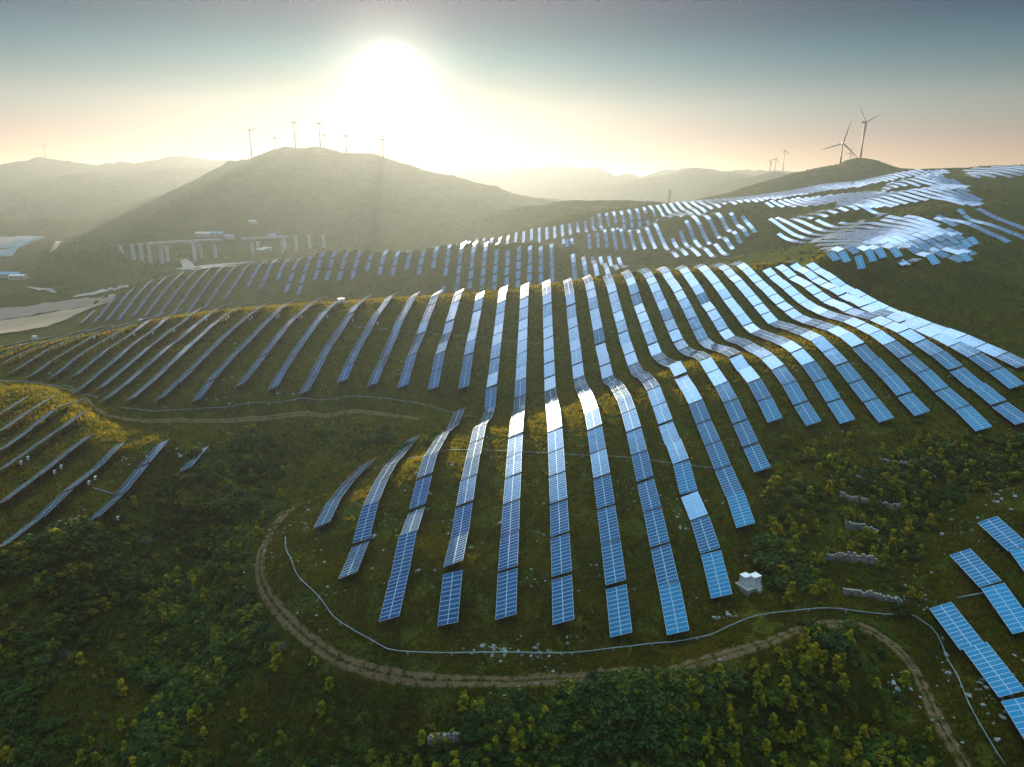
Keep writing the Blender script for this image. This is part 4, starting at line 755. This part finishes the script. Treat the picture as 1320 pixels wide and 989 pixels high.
# dry stone terrace walls
WALLS = [([(1133,598),(1160,604),(1185,612),(1207,620)],1.3,'upper right terrace wall, longest of pale stone below the right rows'),([(1103,620),(1130,628),(1157,635)],1.0,'terrace wall left of a shorter one, second step down the bank'),([(1163,635),(1187,643)],.9,'short stub of terrace wall beside the second step of the bank'),([(1083,642),(1110,648),(1140,655),(1167,658)],1.2,'third terrace wall down the bank, pale and gently curved'),([(1090,680),(1112,683),(1133,693)],1.3,'low broken terrace wall in the middle of the brushy bank'),([(1063,722),(1100,724),(1140,731)],1.4,'broad pale terrace wall level with the two white cabinets'),([(1087,766),(1125,772),(1163,779)],1.0,'lowest terrace wall just above the right-hand duct'),([(553,959),(590,953),(633,951)],1.1,'dark terrace wall among bushes at the bottom edge of the photo')]
def wall_mesh(C, h, seed):
    r = random.Random(seed); b = MB(); x0, y0 = C[0]; L = 0
    for i in range(len(C)-1):
        p = Vector(C[i]); q = Vector(C[i+1]); dr = (q-p); ln = dr.length
        if ln < .05: continue
        ang = math.atan2(dr.y, dr.x)
        zb = float(zmesh(p.x, p.y))
        hh = h*(.88+.16*math.sin(i*.21+seed)+.06*math.sin(i*.9))
        for j in range(int(hh/.28)+2):
            R = Matrix.Rotation(ang+r.uniform(-.12, .12), 3, 'Z') @ Matrix.Rotation(r.uniform(-.08, .08), 3, 'X')
            if j > hh/.28-.5 and r.random() < .5: continue
            b.box((p.x+r.uniform(-.06, .06), p.y+r.uniform(-.08, .08), zb-.35+j*.28+r.uniform(-.03, .03)), (ln*r.uniform(.5, 1.1), r.uniform(.45, .6), r.uniform(.22, .3)), R)
    return b.mesh('terrace_wall')
for j, (px, h, lab) in enumerate(WALLS):
    C = strip_points(px, 1, step=.55); o = obj('terrace_wall', wall_mesh(C, h*1.45, j), MWALLROCK); tag(o, 'dry stone '+lab, 'stone wall')

# ================================================================ CABLE DUCTS
DUCTS = [([(368,695),(369,712),(375,722),(384,745),(411,772),(430,798),(450,812),(480,829),(515,843),(600,845),(737,845),(800,838),(840,833),(880,829),(915,822),(945,808),(975,797),(1030,790),(1090,789),(1140,795),(1178,797),(1200,812),(1214,835),(1230,868),(1248,910),(1270,950),(1295,990)],.1,'long pale blue cable duct curving along the foot of the central rows'),
 ([(464,611),(478,606),(519,595),(546,591),(575,583),(620,583),(655,584),(710,587),(762,590),(815,593),(870,600),(922,606)],.07,'thin pale cable duct crossing under the central rows at mid height'),
 ([(454,423),(490,426),(525,429),(560,432),(600,435),(640,439),(697,445)],.07,'faint thin duct crossing the upper central rows'),
 ([(0,492),(35,494),(70,499),(90,500),(127,515)],.11,'pale duct along the upper left track'),
 ([(155,528),(200,532),(240,530),(268,528),(320,522),(370,519),(440,514),(490,515),(520,519),(560,527),(615,539)],.1,'long thin duct running below the upper left rows'),
 ([(1233,774),(1250,771),(1270,767)],.12,'short duct joining two tables in the bottom right plot'),
 ([(121,632),(135,636),(148,640)],.12,'short duct joining two lower left rows')]
for px, rad, lab in DUCTS:
    C = strip_points(px, 1, step=1.6)
    pts_ = [(a, b, float(zs(a, b))+.55) for a, b in C]; root = empty('cable_duct', pts_[0], lab, 'cable duct')
    b = MB(); b.tube([tuple(Vector(p)-Vector(pts_[0])) for p in pts_], rad, 6); obj('pipe', b.mesh('pipe', True), MPIPE, root)
    for i in range(2, len(pts_)-1, max(4, len(pts_)//24)):
        b = MB(); p = Vector(pts_[i])-Vector(pts_[0]); b.box((p.x, p.y, p.z-.35), (.3, .3, .65)); obj('support', b.mesh('support'), MCON, root)
b = MB()
p0 = at(1213, 281); C = strip_points([(1290,280),(1305,283),(1330,286)], 1, 3) if False else None

# ================================================================ CABINETS AND INVERTERS
def cabinet_mesh(w, d_, h):
    b = MB(); b.box((0, 0, h/2), (w, d_, h)); return b.mesh('cabinet_body')
def cabinet(name, loc, rz, w, d_, h, lab, cat, group=None):
    root = empty(name, loc, lab, cat, group, rz)
    obj('cabinet_body', cabinet_mesh(w, d_, h), MW, root)
    b = MB(); b.box((0, 0, h+.06), (w+.16, d_+.16, .1)); obj('roof', b.mesh('roof'), MW, root)
    for sx in (-.24, .24):
        b = MB(); b.box((sx*w, -d_/2-.02, h*.5), (w*.44, .03, h*.86)); dr = obj('door', b.mesh('door'), MW, root)
        b = MB(); b.box((sx*w*.35, -d_/2-.06, h*.5), (.05, .05, .22)); obj('handle', b.mesh('handle'), MS, dr)
        b = MB()
        for q in range(5): b.box((sx*w, -d_/2-.045, h*.72+q*.07), (w*.3, .02, .025))
        obj('vent', b.mesh('vent'), MS, root)
    return root
p = at(966, 757); bz = zs(p[0], p[1])
root = empty('equipment_plinth', (p[0], p[1], bz), 'raised concrete plinth with side walls carrying two white cabinets', 'concrete base', None, .5)
b = MB(); b.box((0, 0, 0), (3.8, 2.9, 1.0)); obj('slab', b.mesh('slab'), MCON, root)
for c, sz in (((-2.06, 0, .1), (.3, 3.5, 1.2)), ((2.06, .3, .1), (.3, 2.5, 1.1)), ((0, 1.6, .1), (3.7, .25, 1.1))):
    b = MB(); b.box(c, sz); obj('side_wall', b.mesh('side_wall'), MCON, root)
b = MB()
for q in range(4): b.box((.8, -1.63-q*.32, .0-q*.25), (1.1, .31, 1.0))
obj('steps', b.mesh('steps'), MCON, root)
R_ = Matrix.Rotation(.5, 3, 'Z')
for (ox, oy, w_, d_, h_, lb) in ((-.8, .5, 1.55, 1.35, 2.0, 'rear left white equipment cabinet on the concrete plinth'), (.85, -.35, 1.7, 1.45, 2.0, 'front right white equipment cabinet on the concrete plinth')):
    q = R_ @ Vector((ox, oy, 0)); cabinet('equipment_cabinet', (p[0]+q.x, p[1]+q.y, bz+.505), .5, w_, d_, h_, lb, 'cabinet')
for u, v, lb in ((45,437,'leftmost small white transformer cabinet on the left skyline crest'),(182,415,'small white transformer cabinet on the crest of the upper left rows'),(440,388,'small white transformer cabinet on the crest near the middle')):
    p = at(u, v)
    if p is None: p = at(u, v+3)
    if p is not None: cabinet('transformer_cabinet', (p[0], p[1], float(zs(p[0], p[1]))-.2), 0, 2.6, 2.2, 2.2, lb, 'cabinet')
INV = [(3,449,1),(18,447,1),(70,439,1),(94,437,1),(118,435,1),(142,434,2),(169,432,1),(194,430,1),(219,429,1),(262,414,1),(285,413,2),(317,412,2),(349,412,2),(381,413,1),(414,414,1),(447,418,1),(480,421,1),(6,607,2),(57,612,2),(107,623,2),(157,640,1)]
ivm = MB(); ivm.box((0, 0, 0), (.38, .6, .85)); IVB = ivm.mesh('inverter_body'); IVB.materials.append(MW)
ivf = MB()
for q in range(6): ivf.box((.21, -.25+q*.1, 0), (.05, .03, .7))
IVF = ivf.mesh('heat_sink'); IVF.materials.append(MS)
ivl = MB(); ivl.tube([(0, 0, -.42), (0, 0, -1.9)], .05, 5); IVL = ivl.mesh('post'); IVL.materials.append(MSD)
for j, (u, v, cnt) in enumerate(INV):
    best = min(cand, key=lambda c: (c['u']-u)**2+(c['v']-v)**2) if cand else None
    for q in range(cnt):
        c = best; x_ = c['x']+2.35; y_ = c['y']+(q-.5)*2.4*(cnt > 1)
        side = 'upper left' if v < 600 else 'lower left'
        lab = f"white inverter box, {ORD[j+1 if v < 600 else j-16]} from left along the {side} rows" + (', nearer of a pair' if cnt > 1 and q == 0 else (', farther of a pair' if cnt > 1 else ''))
        root = empty('inverter_box', (x_, y_, float(zs(x_, y_))+1.7), lab, 'inverter', 'white inverter boxes behind the left rows')
        obj('inverter_body', IVB, None, root); obj('heat_sink', IVF, None, root); obj('post', IVL, None, root)

# ================================================================ WIND TURBINES
def turbine(u, v, d0, hub_px, blade_px, rot, face, lab, lean=0):
    """u,v: foot on the survey; hub_px: tower height as surveyed"""
    l, f, z_ = ray(u, v); x, y = to_world(l/f*d0, d0); zf = CAMZ+z_/f*d0
    _, _, zc = project(x, y, zf); H = hub_px/F*zc/cp*1.0; B = blade_px/F*zc
    g = float(height(np.array([x]), np.array([y]))[0]); base = min(zf, g)-1
    top = zf+H
    root = empty('wind_turbine', (x, y, base), lab, 'wind turbine', 'wind turbines on the ridges')
    b = MB(); h = top-base; b.tube([(0, 0, 0), (0, 0, h*.5), (0, 0, h)], [2.1, 1.7, 1.2], 12); obj('tower', b.mesh('tower', True), MWT, root)
    rz = math.atan2(-(x), y)+face
    nac = obj('nacelle', None, None, root) if False else None
    b = MB(); b.box((0, 2.0, 0), (3.4, 9, 3.6)); b.tube([(0, -2.6, 0), (0, -4.4, 0), (0, -5.2, 0)], [1.7, 1.4, .4], 10); nac = obj('nacelle', b.mesh('nacelle'), MWT, root); nac.location = (0, 0, h+1.2); nac.rotation_euler = (0, 0, rz)
    for k in range(3):
        b = MB(); pts = []; n_ = 9
        V = []; Fq = []
        for i in range(n_):
            t = i/(n_-1); ch = (1.6 if i == 0 else 3.6*(1-t)**.75+.5)*max(1, B/45)*.9; th = max(.18, .8*(1-t))
            zz_ = B*t; tw = .5*(1-t)
            for sx, sy in ((-.5, 0), (0, -.5), (.5, 0), (0, .5)):
                X_ = sx*ch; Y_ = sy*th; V.append((X_*math.cos(tw)-Y_*math.sin(tw), X_*math.sin(tw)+Y_*math.cos(tw)-4.0-t*t*2, zz_))
        for i in range(n_-1):
            for q in range(4): Fq.append((i*4+q, i*4+(q+1) % 4, (i+1)*4+(q+1) % 4, (i+1)*4+q))
        Fq += [(3, 2, 1, 0), tuple((n_-1)*4+q for q in range(4))]
        b.add(V, Fq); bl = obj('blade', b.mesh('blade', True), MWT, nac); bl.rotation_euler = (0, math.radians(rot+120*k), 0)
turbine(1108.7,209,1550,46,28,-52,1.0,'tallest wind turbine, standing on the right hill summit')
turbine(1083,213,1570,25,28,13,.25,'wind turbine just left of the tallest one, half hidden by the summit')
turbine(1095,211,2600,12,7,20,0,'tiny wind turbine between the two big ones on the right hill')
turbine(1009,222,3000,25,10,0,1.0,'rightmost of the three wind turbines on the pale distant ridge')
turbine(998.5,222,3000,15,8,20,.6,'middle of the three wind turbines on the pale distant ridge')
turbine(992,222,3000,12,8,-75,.5,'leftmost of the three wind turbines on the pale distant ridge')
turbine(882,219,4600,15,7,10,.5,'lone faint wind turbine on the far range right of centre')
turbine(325,205,1920,33,13,-50,.3,'wind turbine on the left shoulder of the big mountain')
turbine(381,190.5,1930,29,12,5,1.15,'tall wind turbine left of the big mountain summit')
turbine(355,192.5,2100,13,6,0,.9,'tiny wind turbine behind the left slope of the big mountain')
turbine(413,188.5,1930,26,10,0,1.2,'wind turbine on the very summit of the big mountain')
turbine(418.7,189,2150,13,6,5,1.1,'small wind turbine close behind the summit one')
turbine(446.7,196.5,1930,19,9,-5,1.2,'wind turbine right of the big mountain summit')
turbine(494,202.5,1930,20,8,0,1.45,'wind turbine right below the sun, seen edge-on')
turbine(59,205,3500,16,8,0,.9,'lone wind turbine on the leftmost far ridge')
turbine(241,202,3500,20,10,-10,.9,'wind turbine on the far ridge left of the mountain')

# pylons
def pylon(u, v, d0, hpx, lab):
    l, f, z_ = ray(u, v); x, y = to_world(l/f*d0, d0); zf = CAMZ+z_/f*d0; H = hpx/F*d0*1.05; g = float(height(np.array([x]), np.array([y]))[0])
    root = empty('pylon', (x, y, min(g, zf)-.5), lab, 'pylon'); H += zf-min(g, zf)
    b = MB(); w = H*.09
    def c(t, i): s_ = w*(1-t*.82); a_ = ((-1, -1), (1, -1), (1, 1), (-1, 1))[i % 4]; return (a_[0]*s_, a_[1]*s_, H*t)
    for i in range(4):
        b.tube([c(0, i), c(1, i)], .2, 4)
        for q in range(7):
            b.tube([c(q/7, i), c((q+1)/7, i+1)], .1, 4); b.tube([c((q+1)/7, i), c((q+1)/7, i+1)], .1, 4)
    obj('lattice_mast', b.mesh('lattice_mast'), MSD, root)
    for t in (.72, .84, .95):
        b = MB(); b.tube([(-H*.16, 0, H*t), (0, 0, H*t+1.2), (H*.16, 0, H*t)], [.15, .4, .15], 4); obj('crossarm', b.mesh('crossarm'), MSD, root)
pylon(35.7, 282.5, 1650, 24, 'lattice pylon on the ridge at the far left')
pylon(862.6, 262.5, 1330, 16, 'small pylon on the skyline beyond the far rows')

# ================================================================ VIADUCT UNDER CONSTRUCTION
PIERS = [(157.9,315.5,334,0),(172.8,314.6,336,0),(184,313.7,338,0),(195,312.8,341,0),(210,313.7,344.5,0),(217.4,316.4,340,1),(252.7,312.5,345,0),(261,315,345,1),(278,311,330,1),(326.4,310,332,0),(334,311,330,1),(364.6,305.5,328,0),(368,306,327,1),(382.8,303.7,326,0),(399.8,302.8,325,0),(418,302.8,322,0)]
PR = []
for j, (u, v0, v1, back) in enumerate(PIERS):
    l, f, z_ = ray(u, v1); d0 = float(np.interp(u, [150, 260, 420], [1130, 1180, 1330]))+(40 if back else 0); x, y = to_world(l/f*d0, d0)
    l2, f2, z2 = ray(u, v0); top = CAMZ+z2/f2*d0; g = float(zmesh(x, y))
    root = empty('bridge_pier', (x, y, g-1), f"tall pale concrete viaduct pier, {ORD[j+1]} from the left", 'bridge pier', 'piers of the unfinished viaduct in the valley')
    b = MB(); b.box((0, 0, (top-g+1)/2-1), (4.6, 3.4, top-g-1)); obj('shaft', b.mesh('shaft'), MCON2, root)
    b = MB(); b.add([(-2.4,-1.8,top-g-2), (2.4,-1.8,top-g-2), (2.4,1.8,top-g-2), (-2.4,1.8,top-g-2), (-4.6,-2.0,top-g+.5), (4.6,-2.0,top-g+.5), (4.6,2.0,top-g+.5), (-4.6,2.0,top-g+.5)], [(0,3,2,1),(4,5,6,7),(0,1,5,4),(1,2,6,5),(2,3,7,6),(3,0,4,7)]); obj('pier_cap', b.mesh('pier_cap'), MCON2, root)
    PR.append((x, y, top))
for i0, i1, lab in ((4, 8, 'finished viaduct deck span at the left of the valley'), (8, 9, None), (9, 11, 'finished viaduct deck span in mid valley')):
    if lab is None: continue
    a = Vector(PR[i0]); c_ = Vector(PR[i1]); a.z += .6; c_.z += .6; dr = (c_-a); ln = dr.length; b = MB()
    R = Matrix.Rotation(math.atan2(dr.y, dr.x), 3, 'Z')
    b.box((0, 0, 1.0), (ln+30, 11, 1.0), R); b.box((0, 0, -.2), (ln+30, 5.5, 1.4), R)
    for s_ in (-5.3, 5.3): b.box(tuple(R @ Vector((0, s_, 2.0))), (ln+30, .4, 1.1), R)
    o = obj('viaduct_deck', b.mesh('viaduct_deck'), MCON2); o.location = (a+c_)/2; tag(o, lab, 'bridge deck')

# small buildings
def house(u, v, w, dp, h, mat, lab, dmin=600):
    p = at(u, v, dmin=dmin, dmax=3000)
    if p is None: return
    root = empty('low_building', (p[0], p[1], float(zmesh(p[0], p[1]))-.5), lab, 'building', None, random.uniform(-.4, .4))
    b = MB(); b.box((0, 0, h/2+.25), (w, dp, h+.5)); wl = obj('wall', b.mesh('wall'), MWALL, root)
    b = MB(); ww = w/2+.5; dd_ = dp/2+.5; b.add([(-ww,-dd_,h+.5), (ww,-dd_,h+.5), (ww,dd_,h+.5), (-ww,dd_,h+.5), (-ww,0,h+dp*.22+.5), (ww,0,h+dp*.22+.5)], [(0,3,2,1),(0,1,5,4),(2,3,4,5),(0,4,3),(1,2,5)]); obj('roof', b.mesh('roof'), mat, root)
    for q in range(3):
        b = MB(); b.box((-w*.3+q*w*.3, -dp/2-.05, h*.55), (w*.14, .1, h*.4)); obj('window', b.mesh('window'), MSD, root)
house(14,357,28,12,5,MBLUE,'long blue-roofed shed at the far left edge of the valley')
house(24,359,22,10,5,MWALL,'pale shed beside the blue-roofed one at the far left')
house(263,305,34,14,7,MWALL,'long white-roofed shed behind the viaduct')
house(282,306,26,14,7,MBLUE,'blue-roofed shed behind the viaduct deck')
house(298,309,24,12,6,MBLUE,'blue-roofed shed right of the viaduct deck span')
house(338,326,18,9,6,MWALL,'white house at the foot of the viaduct piers')
house(344,323,16,9,6,MWALL,'small white house behind another near the piers')
house(327,289,20,10,6,MWALL,'pale house on the lower mountain slope')
house(352,308,20,12,6,MBLUE,'small blue-roofed shed beside the right viaduct span')
SKY_STRENGTH = .08; HAZE = .000155; HAZE_TOP = 314; HAZE_G = .58; HAZE_COL = (.295, .342, .37); EXPOSURE = 1.6
DUST = .2
SUN = 5.0
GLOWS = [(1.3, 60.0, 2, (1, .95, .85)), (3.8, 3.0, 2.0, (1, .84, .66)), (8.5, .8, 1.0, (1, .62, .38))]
ADDED_SKY_LOBES = [(2, 31, 12, 20, 6, (1, .97, .93)), (24, 29, 10, 9, 6, (1, .97, .95)), (-20, 28, 9.5, 13, 6, (1, .93, .85))]  # invented bright sky lobes, out of view, that whiten the panel reflections
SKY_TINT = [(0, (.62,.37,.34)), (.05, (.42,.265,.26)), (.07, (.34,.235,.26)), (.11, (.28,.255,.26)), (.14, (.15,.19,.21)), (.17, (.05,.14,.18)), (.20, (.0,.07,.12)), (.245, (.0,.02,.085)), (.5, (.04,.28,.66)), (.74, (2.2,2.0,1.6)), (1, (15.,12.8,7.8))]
# ================================================================ CAMERA, LIGHT, AIR
cam = bpy.data.cameras.new('camera'); co = bpy.data.objects.new('camera', cam); COL.objects.link(co)
cam.sensor_fit = 'HORIZONTAL'; cam.sensor_width = 36; cam.lens = 36*F/1320; cam.clip_start = 1; cam.clip_end = 30000
co.location = (0, 0, CAMZ); co.rotation_euler = (math.pi/2-PITCH, 0, YAW); scene.camera = co
l, f, z = ray(503, 107); wx, wy = to_world(l, f); sd = Vector((wx, wy, z)).normalized()
print('sun elev', math.degrees(math.asin(sd.z)), 'az', math.degrees(math.atan2(sd.x, sd.y)))
sl = bpy.data.lights.new('sun', 'SUN'); sl.energy = SUN; sl.angle = math.radians(.6); sl.color = (1.0, .79, .55)
so = bpy.data.objects.new('sun', sl); COL.objects.link(so); so.location = (0, 0, 400); so.rotation_euler = sd.to_track_quat('Z', 'Y').to_euler()
w = bpy.data.worlds.new('World'); scene.world = w; w.use_nodes = True; nt = w.node_tree; bg = nt.nodes['Background']
sky = N(nt, 'ShaderNodeTexSky'); sky.sky_type = 'NISHITA'; sky.sun_disc = False
sky.sun_elevation = math.asin(sd.z); sky.sun_rotation = math.atan2(sd.x, sd.y)
sky.air_density = 1.0; sky.dust_density = DUST; sky.ozone_density = 1.5; sky.altitude = 200
tc = N(nt, 'ShaderNodeTexCoord')
dot = N(nt, 'ShaderNodeVectorMath', operation='DOT_PRODUCT'); nt.links.new(tc.outputs['Generated'], dot.inputs[0]); dot.inputs[1].default_value = tuple(sd)
ac = N(nt, 'ShaderNodeMath', operation='ARCCOSINE'); nt.links.new(dot.outputs['Value'], ac.inputs[0])
deg = N(nt, 'ShaderNodeMath', operation='MULTIPLY'); nt.links.new(ac.outputs[0], deg.inputs[0]); deg.inputs[1].default_value = 180/math.pi
def angle_to(v):
    d_ = N(nt, 'ShaderNodeVectorMath', operation='DOT_PRODUCT'); nt.links.new(tc.outputs['Generated'], d_.inputs[0]); d_.inputs[1].default_value = tuple(v)
    a_ = N(nt, 'ShaderNodeMath', operation='ARCCOSINE'); nt.links.new(d_.outputs['Value'], a_.inputs[0])
    g_ = N(nt, 'ShaderNodeMath', operation='MULTIPLY'); nt.links.new(a_.outputs[0], g_.inputs[0]); g_.inputs[1].default_value = 180/math.pi; return g_
def gauss(width, amp, p=2.0, deg=deg):
    a = N(nt, 'ShaderNodeMath', operation='DIVIDE'); nt.links.new(deg.outputs[0], a.inputs[0]); a.inputs[1].default_value = width
    b = N(nt, 'ShaderNodeMath', operation='POWER'); nt.links.new(a.outputs[0], b.inputs[0]); b.inputs[1].default_value = p
    c = N(nt, 'ShaderNodeMath', operation='MULTIPLY'); nt.links.new(b.outputs[0], c.inputs[0]); c.inputs[1].default_value = -1
    d = N(nt, 'ShaderNodeMath', operation='EXPONENT'); nt.links.new(c.outputs[0], d.inputs[0])
    e = N(nt, 'ShaderNodeMath', operation='MULTIPLY'); nt.links.new(d.outputs[0], e.inputs[0]); e.inputs[1].default_value = amp; return e.outputs[0]
def addglow(base, fac, col):
    v = N(nt, 'ShaderNodeVectorMath', operation='SCALE'); v.inputs[0].default_value = col; nt.links.new(fac, v.inputs['Scale'])
    a = N(nt, 'ShaderNodeVectorMath', operation='ADD'); nt.links.new(base, a.inputs[0]); nt.links.new(v.outputs[0], a.inputs[1]); return a.outputs[0]
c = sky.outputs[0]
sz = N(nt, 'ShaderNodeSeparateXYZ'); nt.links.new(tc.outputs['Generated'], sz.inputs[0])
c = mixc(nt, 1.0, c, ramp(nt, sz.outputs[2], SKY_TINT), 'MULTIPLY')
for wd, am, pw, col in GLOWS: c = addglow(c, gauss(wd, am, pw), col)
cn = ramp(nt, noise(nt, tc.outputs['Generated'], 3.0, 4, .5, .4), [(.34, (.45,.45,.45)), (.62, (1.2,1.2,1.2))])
for az, el, wd, am, pw, col in ADDED_SKY_LOBES:       # bright lobes added to the sky above the frame, mirrored white by the panels
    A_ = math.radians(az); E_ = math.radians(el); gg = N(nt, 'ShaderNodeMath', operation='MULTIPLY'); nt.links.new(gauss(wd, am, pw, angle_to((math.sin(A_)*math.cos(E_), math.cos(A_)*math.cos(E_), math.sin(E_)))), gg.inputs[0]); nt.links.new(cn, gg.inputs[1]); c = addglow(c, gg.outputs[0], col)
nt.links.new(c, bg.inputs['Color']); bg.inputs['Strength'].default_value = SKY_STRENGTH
# air
if HAZE > 0:
    hb = MB(); x0, x1, y0, y1, z0, z1 = -9000, 9000, -400, 9600, -8, HAZE_TOP
    hb.box(((x0+x1)/2, (y0+y1)/2, (z0+z1)/2), (x1-x0, y1-y0, z1-z0))
    hm = bpy.data.materials.new('air'); hm.use_nodes = True; ht = hm.node_tree; ht.nodes.remove(ht.nodes['Principled BSDF'])
    pv = ht.nodes.new('ShaderNodeVolumePrincipled'); pv.inputs['Density'].default_value = HAZE; pv.inputs['Anisotropy'].default_value = HAZE_G
    pv.inputs['Color'].default_value = (*HAZE_COL, 1); ht.links.new(pv.outputs[0], ht.nodes['Material Output'].inputs['Volume'])
    tag(obj('haze', hb.mesh('haze'), hm), kind='stuff')
scene.view_settings.view_transform = 'Standard'; scene.view_settings.look = 'None'; scene.view_settings.exposure = EXPOSURE; scene.view_settings.gamma = 1
scene.cycles.use_denoising = True; scene.cycles.max_bounces = 6; scene.cycles.volume_bounces = 0; scene.cycles.transparent_max_bounces = 8
scene.cycles.diffuse_bounces = 3; scene.cycles.glossy_bounces = 3
scene.render.film_transparent = False
